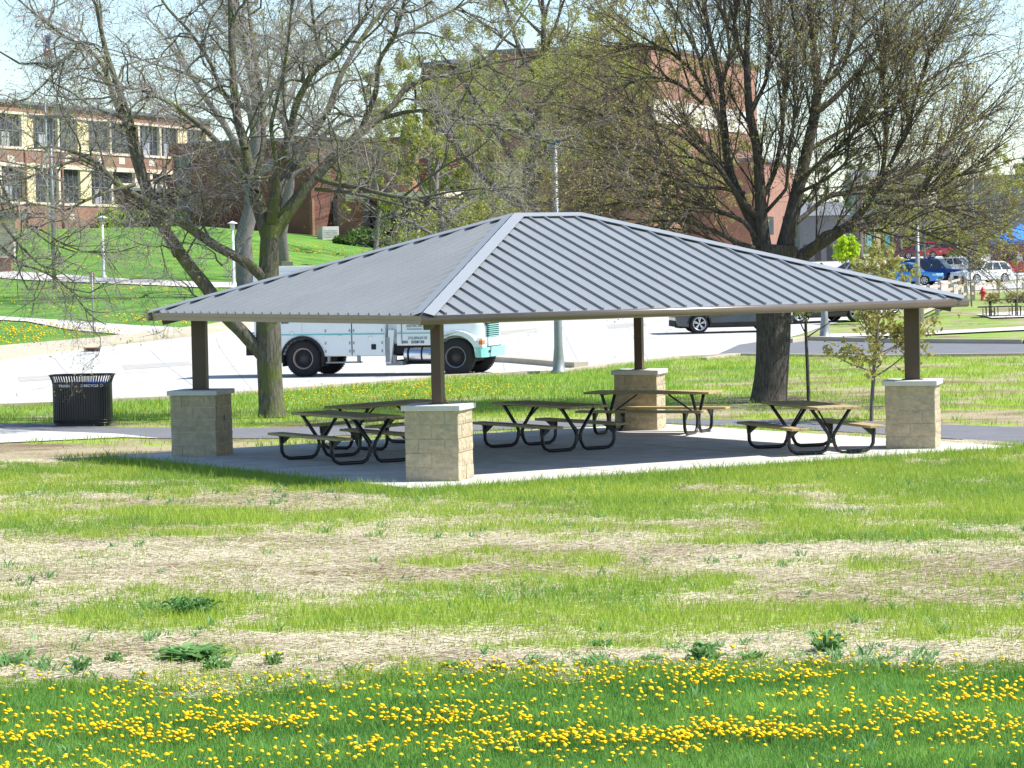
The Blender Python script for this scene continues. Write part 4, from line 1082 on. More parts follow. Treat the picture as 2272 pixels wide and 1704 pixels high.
# ------------------------------------------------------------------ cars
def make_car(kind, paint, label, dims=None, spokes=5, clad=False):
    """x forward, y across; origin on the ground between the wheels"""
    Lc, Wc, Hc, wr = dims or {'suv': (4.7, 1.9, 1.72, .37), 'hatch': (4.1, 1.76, 1.52, .32), 'sedan': (4.7, 1.82, 1.45, .33), 'pickup': (5.4, 1.95, 1.85, .39)}[kind]
    t = thing('parked_car', label, 'car', group='cars parked beyond the pavilion')
    h = Lc/2; wb = Lc*.29; zb = .26; zs = Hc*.57; gw = Wc/2
    fx, rx = wb, -wb*1.02
    def arch(cx): return arc(cx, wr, wr*1.14, PI, 0, 10)[::-1]
    low = [(-h+.02, .45), (-h+.10, zb+.03)]+[(rx-wr*1.14, zb)]+arch(rx)[::-1]+[(rx+wr*1.14, zb), (fx-wr*1.14, zb)]+arch(fx)[::-1]+[(fx+wr*1.14, zb), (h-.12, zb+.04), (h-.01, .42), (h, .60)]
    if kind == 'pickup': top = [(h-.06, .86), (h-.35, zs*1.0), (fx-.45, zs+.05), (-.55, zs+.03), (-.55, zs), (-h+.04, zs), (-h, .7)]
    else: top = [(h-.05, .78), (h-.40, zs*.93), (fx-.30, zs+.03), (-h+.25, zs+.05), (-h+.03, zs-.12), (-h, .62)]
    pl = low+top; n = len(pl)
    m = MB(); ys_ = [(-gw, .0), (-gw+.03, .0)]
    # body: side planes tuck in toward the roof line
    def yy(z, s): return s*(gw-.02-max(0, (z-.75))*.10-max(0, (.5-z))*.12)
    vs = [(x, yy(z, -1), z) for x, z in pl]+[(x, yy(z, 1), z) for x, z in pl]
    m.add(vs, [tuple(range(n)), tuple(range(2*n-1, n-1, -1))]+[(i, i+n, (i+1) % n+n, (i+1) % n) for i in range(n)])
    body = m.build('body', paint, t)
    # greenhouse
    if kind == 'suv': gp = [(fx-.42, zs), (fx-1.05, Hc-.05), (fx-1.4, Hc), (-h+.75, Hc-.03), (-h+.35, Hc-.16), (-h+.12, zs)]
    elif kind == 'hatch': gp = [(fx-.35, zs), (fx-1.0, Hc-.05), (fx-1.3, Hc), (-h+.75, Hc-.05), (-h+.38, Hc-.20), (-h+.10, zs)]
    elif kind == 'sedan': gp = [(fx-.40, zs), (fx-1.15, Hc-.05), (fx-1.6, Hc), (-h+1.45, Hc-.06), (-h+.55, zs)]
    else: gp = [(fx-.50, zs), (fx-1.1, Hc-.05), (fx-1.35, Hc), (-.35, Hc-.02), (-.45, Hc-.12), (-.55, zs)]
    def gy(z, s): q = (z-zs)/(Hc-zs); return s*(gw-.06-.22*q)
    n = len(gp); m = MB()
    m.add([(x, gy(z, -1), z) for x, z in gp]+[(x, gy(z, 1), z) for x, z in gp], [tuple(range(n)), tuple(range(2*n-1, n-1, -1))]+[(i, i+n, (i+1) % n+n, (i+1) % n) for i in range(n)])
    m.build('cabin', paint, t)
    # glass: inset polygons just proud of the cabin sides, windscreen and rear
    cxm = sum(p[0] for p in gp)/n; czm = zs+(Hc-zs)*.5
    gl_ = MB(); xr = gp[-1][0]; xf = gp[0][0]
    def sidept(u, v):     # u along, v up 0..1 within the greenhouse outline
        z = zs+.03+(Hc-zs-.10)*v
        # intersect outline at this z
        xs = []
        for i in range(n):
            a, b = gp[i], gp[(i+1) % n]
            if (a[1]-z)*(b[1]-z) <= 0 and a[1] != b[1]: xs.append(a[0]+(b[0]-a[0])*(z-a[1])/(b[1]-a[1]))
        x0, x1 = min(xs)+.10, max(xs)-.10
        return x0+(x1-x0)*u, z
    for s in (-1, 1):
        us = [0, .30, .34, .62, .66, 1] if kind != 'pickup' else [0, .47, .52, 1]
        for u0, u1 in zip(us[0::2], us[1::2]):
            P = [sidept(u0, 0), sidept(u1, 0), sidept(u1, .9), sidept(u0, .9)]
            gl_.add([(x, gy(z, s)+s*.006, z) for x, z in P], [(0, 1, 2, 3)])
    for (a, b) in ((gp[0], gp[1]), (gp[-1], gp[-2])):
        d = Vector((b[0]-a[0], 0, b[1]-a[1])); nn = Vector((d.z, 0, -d.x)).normalized()*.008
        if nn.x*(a[0]-cxm) < 0: nn = -nn
        q0 = Vector((a[0], 0, a[1]))+d*.08+nn; q1 = Vector((a[0], 0, a[1]))+d*.94+nn
        gl_.add([(q0.x, gy(q0.z, -1)*.92, q0.z), (q0.x, gy(q0.z, 1)*.92, q0.z), (q1.x, gy(q1.z, 1)*.92, q1.z), (q1.x, gy(q1.z, -1)*.92, q1.z)], [(0, 1, 2, 3)])
    gl_.build('window', 'car_glass', t)
    m = MB()
    for s in (-1, 1):
        y0, y1 = sorted((s*(gw-.30), s*(gw-.015))); m.box(h-.32, h-.03, y0, y1, .62, .76, .02)
    m.build('headlight', 'clear_lens', t)
    m = MB()
    for s in (-1, 1):
        y0, y1 = sorted((s*(gw-.25), s*(gw-.01))); m.box(-h-.005, -h+.22, y0, y1, .78, .92, .02)
    m.build('tail_lamp', 'red_lens', t)
    m = MB(); m.box(h-.12, h+.015, -gw*.6, gw*.6, .36, .56, .02)
    for s in (-1, 1):
        for i in (-.02, .9):
            pass
    m.build('grille', 'undercarriage', t)
    if clad or kind == 'suv':
        m = MB()
        for s in (-1, 1):
            y0, y1 = sorted((s*(gw-.03), s*(gw+.004)))
            m.box(rx+wr*1.2, fx-wr*1.2, y0, y1, zb-.01, zb+.14, .004)
            for cx in (rx, fx):
                m.prism(arc(cx, wr, wr*1.12, PI, 0, 12)+arc(cx, wr, wr*1.28, PI, 0, 12)[::-1], y0, y1)
        m.box(-h-.012, -h+.12, -gw*.92, gw*.92, zb, .50, .02)
        m.build('cladding', 'undercarriage', t)
    m = MB(); m.box(-h+.2, h-.2, -gw+.25, gw-.25, .2, .4); m.build('underbody', 'undercarriage', t)
    m = MB()
    for s in (-1, 1):
        y0, y1 = sorted((s*(gw-.05), s*(gw+.13))); m.box(fx-.78, fx-.66, y0, y1, zs, zs+.14, .02)
    m.build('mirror', paint, t)
    m = MB()
    for s in (-1, 1):
        for x in (-.15, .95 if kind != 'pickup' else .5):
            y0, y1 = sorted((s*(gw-.03), s*(gw+.012))); m.box(x-.02 - .25, x-.02-.10, y0, y1, zs-.13, zs-.10)
    m.build('door_handle', paint if paint != 'paint_white' else 'steel', t)
    for x in (rx, fx):
        wheel(t, x, -gw+.01, wr, .22, None, -1, .68, False, spokes); wheel(t, x, gw-.01, wr, .22, None, 1, .68, False, spokes)
    return t
for nm, c in (('paint_slate', (.035, .045, .055)), ('paint_black', (.012, .013, .016)), ('paint_blue', (.0, .22, .62)), ('paint_navy', (.008, .04, .20)), ('paint_white', (.72, .73, .74)),
              ('paint_red', (.55, .02, .03)), ('paint_silver', (.42, .44, .46)), ('paint_maroon', (.10, .015, .03))):
    pbr(nm, c, .25, .1 if nm != 'paint_white' else 0, .03, 1, coat=.8)
def park(kind, paint, label, px, py, heading, **kw):
    """px,py: photo pixel (2272 wide) of the ground under the middle of the car"""
    p = G(px, py); t = make_car(kind, paint, label, **kw); t.location = (p.x, p.y, p.z+.03)
    t.rotation_euler = (0, 0, math.radians(heading)); return t
park('suv', 'paint_slate', 'dark slate station wagon on the road left of the right big tree', 1622, 738, 4)
park('suv', 'paint_black', 'black car parked behind the right big tree, its wheels beside the thin sapling', 1812, 716, 24)
park('sedan', 'paint_white', 'white car with black wheels just behind the black car by the lamp post', 1905, 700, 30)
park('hatch', 'paint_blue', 'bright sky blue hatchback above the right end of the pavilion roof', 2020, 634, -24, spokes=7)
park('suv', 'paint_navy', 'navy blue car with black wheel arches next to the sky blue hatchback', 2078, 630, -24, spokes=9)
park('sedan', 'paint_white', 'white sedan behind the navy blue car', 2125, 612, -26, spokes=7)
park('hatch', 'paint_white', 'white car with its dark wheel behind the split rail fence at the right', 2180, 630, -150, spokes=7)
park('pickup', 'paint_red', 'large red car at the right edge, half hidden by the sapling', 2248, 612, 155)
park('suv', 'paint_red', 'red car in the back row right of the lamp post', 2092, 573, -8)
park('sedan', 'paint_red', 'rearmost red car parked beyond the white sedan', 2040, 574, -8)
park('sedan', 'paint_maroon', 'maroon car low in the back row behind the grey pole', 1985, 576, -6)
park('sedan', 'paint_white', 'white car in the far row under the hanging branches', 2010, 560, -5)
park('sedan', 'paint_silver', 'silver car parked behind the large red car at the right edge', 2275, 584, 160)
park('sedan', 'paint_silver', 'silver car seen just over the roof slope left of the sky blue hatchback', 1905, 624, -10)
park('suv', 'paint_white', 'white car parked in the far row near the red cars', 2130, 572, -6)
# ------------------------------------------------------------------ trees
def nrm(a): return a/np.maximum(np.linalg.norm(a, axis=-1, keepdims=True), 1e-9)
def tubes(paths, sides):
    """paths: list of (P (N,k,3), R (N,k)) -> verts, loops, lens"""
    Vs, Ls, off = [], [], 0
    for (P, R), n in zip(paths, sides):
        N, k, _ = P.shape
        if N == 0: continue
        d = np.gradient(P, axis=1); d = nrm(d); tot = nrm(P[:, -1]-P[:, 0])
        ref = nrm(np.cross(tot, nrm(rng.normal(size=(N, 3)))))[:, None]
        x = nrm(ref-d*np.sum(ref*d, -1, keepdims=True)); y = np.cross(d, x)
        q = 2*PI*np.arange(n)/n
        V = P[:, :, None]+(x[:, :, None]*np.cos(q)[None, None, :, None]+y[:, :, None]*np.sin(q)[None, None, :, None])*R[:, :, None, None]
        Vs.append(V.reshape(-1, 3))
        base = off+np.arange(N)[:, None, None]*k*n; i = np.arange(k-1)[None, :, None]*n; j = np.arange(n)[None, None]; j2 = (j+1) % n
        Q = np.stack([base+i+j, base+i+j2, base+i+n+j2, base+i+n+j], -1).reshape(-1, 4); Ls.append(Q); off += N*k*n
    return np.concatenate(Vs), np.concatenate(Ls)
def tube_mesh(name, paths, sides, mat):
    V, Q = tubes(paths, sides)
    return np_mesh(name, V, Q, np.full(len(Q), 4), [mat], smooth=True)
def resample(P, R, k):
    P = np.asarray(P, float); R = np.asarray(R, float)
    s = np.concatenate([[0], np.cumsum(np.linalg.norm(np.diff(P, axis=0), axis=1))]); t = np.linspace(0, s[-1], k)
    # smooth through the traced points (Catmull-Rom style by dense interp + smoothing)
    tt = np.linspace(0, s[-1], k*4); Q = np.stack([np.interp(tt, s, P[:, i]) for i in range(3)], 1); r = np.interp(tt, s, R)
    for _ in range(3): Q[1:-1] = (Q[:-2]+2*Q[1:-1]+Q[2:])/4
    return np.stack([np.interp(t, tt, Q[:, i]) for i in range(3)], 1), np.interp(t, tt, r)
def spawn(P, R, dens, Lm, rad, ang=(35, 75), crook=.25, up=.1, grav=0., k=5, u0=.15, lenfall=.5, maxn=60000, flat=None):
    N, K, _ = P.shape
    ln = np.linalg.norm(np.diff(P, axis=1), axis=2).sum(1)
    c = rng.poisson(ln*dens*(1-u0)); idx = np.repeat(np.arange(N), c)
    if len(idx) > maxn: idx = rng.choice(idx, maxn, replace=False)
    M = len(idx)
    if M == 0: return np.zeros((0, k, 3)), np.zeros((0, k))
    u = u0+(1-u0)*rng.random(M)**.85; f = u*(K-1); i = np.minimum(f.astype(int), K-2); w_ = (f-i)[:, None]
    p0 = P[idx, i]*(1-w_)+P[idx, i+1]*w_; tan = nrm(P[idx, i+1]-P[idx, i]); pr = R[idx, i]*(1-w_[:, 0])+R[idx, i+1]*w_[:, 0]
    perp = nrm(np.cross(tan, nrm(rng.normal(size=(M, 3)))))
    a = np.radians(rng.uniform(ang[0], ang[1], M))[:, None]
    d = nrm(tan*np.cos(a)+perp*np.sin(a)+np.array([0, 0, up]))
    L_ = (Lm*(1-lenfall*u)*rng.uniform(.55, 1.35, M))[:, None]
    r0 = np.minimum(pr*.75, rad*rng.uniform(.7, 1.3, M))
    out = np.zeros((M, k, 3)); out[:, 0] = p0; rr = np.zeros((M, k)); rr[:, 0] = r0
    for s in range(1, k):
        d = nrm(d+rng.normal(size=(M, 3))*crook+np.array([0, 0, grav]))
        out[:, s] = out[:, s-1]+d*L_/(k-1); rr[:, s] = r0*(1-.72*s/(k-1))
    return out, rr
def leaves(P, n, size, spread, mat, name='buds', u0=.3, ell=1.6, droop=0.):
    """small leaf faces along given twigs"""
    N, K, _ = P.shape
    if N == 0 or n == 0: return None
    idx = rng.integers(0, N, n); u = u0+(1-u0)*rng.random(n); f = u*(K-1); i = np.minimum(f.astype(int), K-2); w_ = (f-i)[:, None]
    c = P[idx, i]*(1-w_)+P[idx, i+1]*w_+rng.normal(size=(n, 3))*spread
    a = nrm(rng.normal(size=(n, 3))+np.array([0, 0, -droop])); b = nrm(np.cross(a, nrm(rng.normal(size=(n, 3)))))
    s = (size*rng.uniform(.5, 1.4, n))[:, None]
    V = np.stack([c-a*s*ell*.5, c+b*s*.5, c+a*s*ell*.5, c-b*s*.5], 1).reshape(-1, 3)
    return np_mesh(name, V, np.arange(4*n), np.full(n, 4), [mat], tone=np.repeat(rng.random(n), 4))

def world_limb(pts, D0, dshift, k=14):
    """pts: (px,py,width px) surveyed on the photo; the limb swings dshift metres away from the trunk plane"""
    n = len(pts); out = []; rad = []
    s = np.concatenate([[0], np.cumsum([math.hypot(pts[i+1][0]-pts[i][0], pts[i+1][1]-pts[i][1]) for i in range(n-1)])]); s = s/s[-1]
    d0, d1 = dshift if isinstance(dshift, tuple) else (0, dshift)
    for (px, py, w_), u in zip(pts, s):
        D = D0+d0+(d1-d0)*u; out.append(at(px, py, D)); rad.append(w_/2*D/F)
    return resample([tuple(p) for p in out], rad, k)

def assemble(name, label, base, trunk, limbs, levels, barkm, twigm, leafspec, cat='tree', limb_sides=8, group=None):
    """trunk: (P,R) single; limbs list of (P,R); levels: list of spawn params"""
    t = thing(name, label, cat, tuple(base), group=group)
    b = np.array(tuple(base))
    TP, TR = trunk
    tm = tube_mesh('trunk', [(TP[None]-b, TR[None])], [16], barkm); link('trunk', tm, t)
    k = max(len(l[0]) for l in limbs); LP = np.stack([l[0] for l in limbs]); LR = np.stack([l[1] for l in limbs])
    paths = [(LP, LR)]; sides = [limb_sides]; tw = []; ts_ = []
    cur = (LP, LR); last = None
    for i, lv in enumerate(levels):
        nxt = spawn(cur[0], cur[1], **lv)
        if lv.get('rad', 0) > .02: paths.append(nxt); sides.append(5)
        else: tw.append(nxt); ts_.append(3)
        cur = nxt; last = nxt
    cm = tube_mesh('branches', [(p-b, r) for p, r in paths], sides, barkm); cr = link('branches', cm, t)
    if tw:
        link('twigs', tube_mesh('twigs', [(p-b, r) for p, r in tw], ts_, twigm), cr)
    for (n, size, spread, mat, u0, which) in leafspec:
        src = tw[min(which, len(tw)-1)][0] if tw else cur[0]
        me = leaves(src-b, n, size, spread, mat, u0=u0)
        if me: link('leaves', me, cr)
    return t

# ---- big left tree, traced limb by limb
DL = 61.0
g0 = G(604, 921); 
LT = [(604, 926, 66), (603, 905, 58), (600, 860, 55), (597, 800, 55), (596, 740, 56), (594, 690, 52), (595, 640, 48), (597, 580, 44), (598, 530, 42), (600, 500, 36)]
tp = world_limb(LT, DL, 0, 20)
L_ = [([(597, 800, 40), (577, 782, 32), (544, 742, 31), (497, 700, 31), (475, 656, 31), (440, 615, 30), (407, 575, 29), (385, 540, 28), (362, 505, 28), (335, 443, 27), (312, 384, 27), (296, 320, 28), (290, 285, 26), (278, 240, 17), (258, 181, 15), (240, 136, 13), (226, 77, 11), (212, 0, 9), (205, -60, 6)], -1.5),
 ([(596, 640, 30), (583, 612, 25), (534, 574, 23), (479, 547, 22), (416, 502, 20), (371, 478, 18), (335, 452, 17), (271, 418, 15), (235, 385, 13), (217, 360, 12), (172, 339, 9), (120, 325, 6), (60, 330, 4)], -2.5),
 ([(294, 290, 20), (270, 260, 14), (250, 210, 13), (235, 158, 12), (217, 127, 10), (180, 100, 8), (136, 77, 7), (68, 23, 5), (20, -20, 3)], (-1.5, 1)),
 ([(598, 530, 38), (568, 440, 30), (553, 384, 25), (543, 317, 22), (527, 271, 20), (518, 181, 18), (514, 90, 16), (512, 0, 13), (510, -80, 9)], 1),
 ([(565, 425, 22), (575, 370, 16), (586, 317, 14), (581, 213, 12), (563, 113, 10), (550, 0, 8), (540, -60, 5)], 2.5),
 ([(600, 525, 38), (649, 455, 30), (694, 398, 26), (753, 335, 23), (817, 280, 19), (870, 240, 15), (898, 194, 12), (952, 170, 10), (1020, 163, 8), (1088, 140, 7), (1200, 122, 4)], 2),
 ([(600, 500, 28), (608, 450, 24), (612, 384, 20), (640, 307, 17), (658, 226, 15), (694, 158, 13), (753, 118, 11), (789, 68, 9), (826, 14, 7), (850, -40, 4)], -2),
 ([(602, 495, 24), (625, 407, 20), (681, 317, 18), (731, 240, 16), (753, 172, 14), (789, 104, 11), (839, 36, 9), (880, -20, 6)], 3),
 ([(800, 292, 15), (835, 204, 12), (839, 136, 11), (875, 81, 10), (898, 0, 8), (905, -60, 5)], (1.5, 0)),
 ([(850, 262, 11), (898, 248, 10), (952, 244, 9), (1020, 258, 8), (1110, 280, 6), (1200, 312, 5), (1300, 335, 3), (1380, 360, 2)], (1.5, -2)),
 ([(700, 395, 12), (740, 408, 11), (794, 416, 10), (862, 434, 9), (930, 443, 7), (975, 470, 5), (1010, 500, 4), (1040, 520, 2)], (-.5, -3)),
 ([(700, 420, 9), (760, 425, 8), (830, 440, 6), (890, 455, 5), (940, 480, 4), (970, 530, 2)], (-.5, -3.5)),
 ([(890, 440, 8), (915, 420, 6), (952, 393, 6), (1000, 360, 5), (1043, 344, 5), (1083, 312, 4), (1110, 270, 2)], (-2.5, -3)),
 ([(930, 440, 6), (1000, 425, 5), (1070, 418, 4), (1140, 415, 2)], (-2.8, -3.5)),
 ([(560, 400, 18), (543, 398, 16), (497, 330, 14), (452, 285, 12), (384, 231, 10), (316, 199, 8), (250, 190, 5), (180, 170, 3)], (0, -2.5)),
 ([(545, 330, 14), (530, 260, 11), (488, 194, 10), (466, 136, 9), (420, 68, 7), (375, 23, 6), (340, -30, 4)], (0, 2)),
 ([(217, 372, 9), (180, 352, 7), (120, 370, 6), (60, 395, 5), (0, 400, 4)], (-2, -3.5)),
 ([(300, 410, 9), (240, 425, 8), (200, 440, 7), (140, 470, 5), (80, 475, 4), (0, 470, 3)], (-1.5, -3.5)),
 ([(310, 395, 7), (318, 430, 6), (325, 465, 6), (345, 495, 5), (365, 525, 5), (385, 550, 4)], (-1.6, -2.2)),
 ([(180, 100, 8), (150, 125, 8), (120, 150, 7), (90, 140, 6), (45, 142, 5), (0, 115, 4)], (0, -1)),
 ([(130, 150, 6), (100, 185, 5), (60, 220, 4), (0, 230, 3)], (-.5, -2)),
 ([(-160, 300, 10), (-80, 340, 9), (0, 400, 7), (30, 470, 6), (60, 500, 6), (110, 540, 5), (170, 560, 3)], (-3, -3.5)),
 ([(-120, 400, 9), (0, 486, 7), (20, 515, 6), (45, 545, 6), (75, 575, 5), (90, 590, 4), (130, 600, 3), (170, 630, 3)], (-3, -4)),
 ([(-160, 470, 9), (0, 545, 7), (30, 570, 6), (55, 592, 5), (80, 595, 5), (115, 612, 5), (150, 635, 4), (185, 680, 4), (205, 705, 3), (235, 720, 2)], (-3, -4)),
 ([(70, 500, 5), (110, 520, 5), (135, 540, 4), (190, 560, 3), (260, 560, 3), (310, 545, 2)], (-3.3, -4)),
 ([(120, 612, 4), (150, 640, 4), (200, 650, 3), (240, 625, 2)], (-3.8, -4.2)),
 ([(860, 90, 8), (930, 60, 7), (1010, 20, 6), (1080, -20, 4)], (1, 2)),
 ([(720, 140, 8), (700, 80, 7), (690, 0, 6), (680, -60, 4)], (-1, -2)),
 ([(1020, 163, 6), (1090, 120, 5), (1140, 60, 4), (1180, 0, 3)], (1.6, 2)),
 ([(600, 470, 14), (615, 380, 11), (600, 280, 9), (625, 180, 7), (640, 90, 6), (650, -20, 4)], (0, -3))]
limbs = [world_limb(p, DL, d, 22) for p, d in L_]
assemble('bare_tree', 'big mossy-barked tree just left of the pavilion, nearly leafless with a crooked low side limb', (g0.x, g0.y, g0.z), tp, limbs,
  [dict(dens=3.3, Lm=2.4, rad=.026, ang=(25, 80), crook=.36, up=.10, grav=-.02, k=8, u0=.14, lenfall=.4),
   dict(dens=4.6, Lm=1.15, rad=.0115, ang=(30, 80), crook=.34, up=.05, k=6, u0=.08, lenfall=.4),
   dict(dens=6.2, Lm=.55, rad=.0075, ang=(30, 85), crook=.38, up=.05, k=4, u0=.05, lenfall=.3, maxn=55000),
   dict(dens=4.2, Lm=.26, rad=.0055, ang=(30, 80), crook=.3, up=.1, k=3, u0=.1, lenfall=.2, maxn=50000)],
  'bark_mossy', 'twig_grey', [(15000, .021, .015, 'bud_green', .4, 2), (7000, .03, .02, 'bud_olive', .5, 1)])
# drooping pale twigs on the low right limbs are part of the same crown

# ---- big right tree
DR = 63.2
g1 = G(1707, 890)
RT = [(1706, 900, 92), (1706, 885, 82), (1710, 850, 76), (1714, 800, 74), (1716, 750, 76), (1716, 700, 77), (1716, 650, 82), (1720, 600, 92), (1724, 570, 96), (1726, 545, 90)]
tp = world_limb(RT, DR, 0, 20)
L_ = [([(1705, 600, 60), (1697, 565, 50), (1690, 500, 42), (1688, 452, 36), (1682, 339, 30), (1662, 249, 26), (1656, 136, 20), (1660, 40, 15), (1665, -60, 10)], 0),
 ([(1735, 590, 66), (1742, 550, 56), (1758, 475, 44), (1775, 400, 38), (1790, 339, 33), (1808, 253, 30), (1816, 181, 24), (1803, 90, 18), (1795, 0, 14), (1790, -60, 8)], .5),
 ([(1755, 585, 50), (1790, 560, 40), (1830, 535, 34), (1870, 510, 28), (1905, 480, 24), (1935, 440, 20), (1955, 405, 17), (1965, 330, 14), (1966, 240, 11), (1955, 150, 8), (1945, 60, 5)], -1),
 ([(1955, 410, 14), (1985, 345, 12), (2010, 290, 11), (2030, 230, 9), (2045, 170, 7), (2070, 90, 4)], (-1, -2)),
 ([(1950, 420, 12), (2020, 375, 10), (2070, 345, 9), (2130, 290, 7), (2190, 255, 5), (2240, 235, 3)], (-1, 1)),
 ([(1930, 445, 13), (2010, 445, 10), (2080, 420, 8), (2150, 375, 7), (2210, 330, 5), (2240, 310, 3)], (-1, -2.5)),
 ([(1880, 505, 12), (1950, 490, 9), (2010, 500, 8), (2070, 525, 6), (2130, 545, 5), (2180, 560, 3)], (-1, -3)),
 ([(1940, 450, 10), (2010, 455, 8), (2090, 460, 7), (2160, 470, 5), (2210, 470, 3)], (-1, -1)),
 ([(1790, 560, 16), (1830, 515, 12), (1890, 508, 10), (1950, 512, 8), (1995, 525, 5), (2040, 522, 3)], (-.5, -3)),
 ([(1760, 500, 16), (1830, 440, 13), (1880, 425, 11), (1930, 415, 9), (1990, 400, 6), (2040, 380, 4)], (0, 2)),
 ([(1812, 250, 18), (1855, 215, 16), (1900, 165, 14), (1940, 115, 11), (1985, 60, 9), (2035, 10, 7), (2080, -30, 4)], 1),
 ([(1818, 200, 14), (1870, 150, 12), (1890, 90, 11), (1895, 20, 9), (1905, -50, 6)], 0),
 ([(1800, 330, 14), (1850, 300, 12), (1900, 270, 11), (1960, 250, 9), (2030, 200, 7), (2100, 150, 5), (2160, 110, 3)], (.5, 2)),
 ([(1775, 400, 14), (1810, 370, 12), (1860, 330, 11), (1905, 285, 10), (1950, 235, 8), (1990, 170, 6), (2020, 100, 4)], (0, -2)),
 ([(1768, 430, 12), (1830, 400, 9), (1880, 360, 8), (1885, 290, 7), (1890, 220, 5), (1900, 160, 4)], (0, -1.5)),
 ([(1820, 210, 12), (1850, 130, 10), (1853, 60, 8), (1850, -30, 6)], (0, 2)),
 ([(1900, 170, 9), (1960, 150, 8), (2030, 110, 6), (2100, 70, 4), (2130, 40, 3)], (1, 2)),
 ([(1690, 560, 40), (1672, 500, 32), (1645, 445, 28), (1614, 370, 24), (1606, 271, 20), (1600, 181, 16), (1575, 80, 13), (1563, 0, 9), (1555, -50, 6)], 1),
 ([(1680, 480, 22), (1640, 440, 18), (1588, 362, 14), (1550, 330, 12), (1515, 300, 11), (1470, 280, 9), (1389, 253, 7), (1317, 253, 4)], (0, -2)),
 ([(1606, 290, 16), (1570, 200, 13), (1550, 120, 11), (1510, 50, 9), (1480, -10, 6)], (1, 2)),
 ([(1575, 215, 11), (1530, 150, 9), (1480, 110, 8), (1420, 100, 6), (1350, 120, 4)], (1, 0)),
 ([(1560, 230, 11), (1500, 180, 9), (1440, 170, 8), (1380, 190, 6), (1320, 220, 4)], (1, -1)),
 ([(1650, 430, 16), (1620, 420, 12), (1570, 415, 10), (1500, 410, 8), (1430, 408, 6), (1340, 415, 4), (1280, 420, 2)], (0, -3)),
 ([(1690, 540, 18), (1650, 490, 14), (1600, 470, 12), (1540, 450, 10), (1480, 430, 8), (1410, 440, 5), (1330, 460, 3)], (0, -1)),
 ([(1695, 560, 20), (1640, 540, 15), (1580, 510, 12), (1520, 490, 10), (1450, 490, 7), (1380, 500, 5), (1310, 500, 3)], (0, -2.5)),
 ([(1700, 575, 16), (1650, 560, 12), (1580, 540, 10), (1500, 530, 8), (1430, 530, 5)], (0, 2)),
 ([(1590, 370, 11), (1540, 350, 9), (1480, 345, 8), (1400, 330, 6), (1310, 330, 3)], (-.5, 1.5)),
 ([(1590, 460, 10), (1520, 420, 9), (1460, 380, 7), (1390, 370, 5), (1300, 380, 3)], (-.5, -3)),
 ([(1600, 200, 11), (1620, 120, 9), (1610, 40, 8), (1600, -40, 5)], (1, 3)),
 ([(1688, 450, 16), (1720, 380, 14), (1735, 300, 12), (1740, 200, 10), (1730, 100, 8), (1735, 0, 6)], (0, 2)),
 ([(1700, 470, 12), (1745, 420, 10), (1750, 330, 9), (1765, 250, 7), (1760, 170, 5)], (0, -2)),
 ([(1662, 260, 14), (1700, 180, 11), (1710, 90, 9), (1700, 0, 7)], (0, 1.5)),
 ([(1655, 140, 11), (1625, 70, 9), (1640, 0, 7), (1650, -60, 5)], (0, -1.5)),
 ([(1815, 185, 12), (1780, 110, 9), (1760, 40, 7), (1750, -30, 5)], (0, -1))]
limbs = [world_limb([(a, b, c*.76) for a, b, c in p], DR, d, 20) for p, d in L_]
assemble('budding_tree', 'big dark many-stemmed tree behind the right half of the roof, just budding', (g1.x, g1.y, g1.z), tp, limbs,
  [dict(dens=4.6, Lm=2.8, rad=.0215, ang=(10, 42), crook=.11, up=.22, grav=.0, k=8, u0=.08, lenfall=.4),
   dict(dens=4.8, Lm=1.25, rad=.0088, ang=(14, 48), crook=.13, up=.06, grav=-.01, k=6, u0=.06, lenfall=.4),
   dict(dens=5.0, Lm=.5, rad=.0062, ang=(20, 60), crook=.2, up=.05, k=4, u0=.05, lenfall=.3, maxn=75000)],
  'bark_dark', 'twig_brown', [(52000, .030, .02, 'bud_olive', .5, 1), (16000, .027, .02, 'bud_green', .6, 1)])

# ---- procedural trees
def auto_tree(name, label, px, py, height, w_, spread, lv, barkm, twigm, leafspec, nl=14, fork=.3, lean=0, D=None, group=None, seed=0, upb=.9, cat='tree'):
    p = G(px, py) if D is None else at(px, py, D)
    if D is not None: p.z = tz(p.x, p.y)
    r = random.Random(seed); base = p
    k = 12; P = []; R = []; x = y = 0
    for i in range(k):
        u = i/(k-1); x += r.gauss(0, .012*height)+lean*height/k; y += r.gauss(0, .012*height); P.append((base.x+x, base.y+y, base.z+height*.82*u)); R.append(w_/2*(1.25 if i == 0 else 1)*(1-.85*u))
    tp = (np.array(P), np.array(R)); limbs = []
    for j in range(nl):
        u = fork+(0.97-fork)*(j/(nl-1))**.9; f = u*(k-1); i = min(int(f), k-2); w1 = f-i
        s = np.array(P[i])*(1-w1)+np.array(P[i+1])*w1; a = j*2.4+r.uniform(-.4, .4); L0 = spread*(1.15-.6*(u-fork)/(1-fork))*r.uniform(.8, 1.2)
        d = Vector((math.cos(a), math.sin(a), upb*(.6+u*.8))).normalized(); q = Vector(s); pts = [tuple(q)]; 
        for n_ in range(7):
            d = (d+Vector((r.gauss(0, .16), r.gauss(0, .16), r.gauss(0.03, .12)))).normalized(); q = q+d*L0/7; pts.append(tuple(q))
        r0 = R[i]*.6; limbs.append(resample(pts, [r0*(1-.85*m_/7) for m_ in range(8)], 12))
    return assemble(name, label, base, tp, limbs, lv, barkm, twigm, leafspec, cat, 6, group)
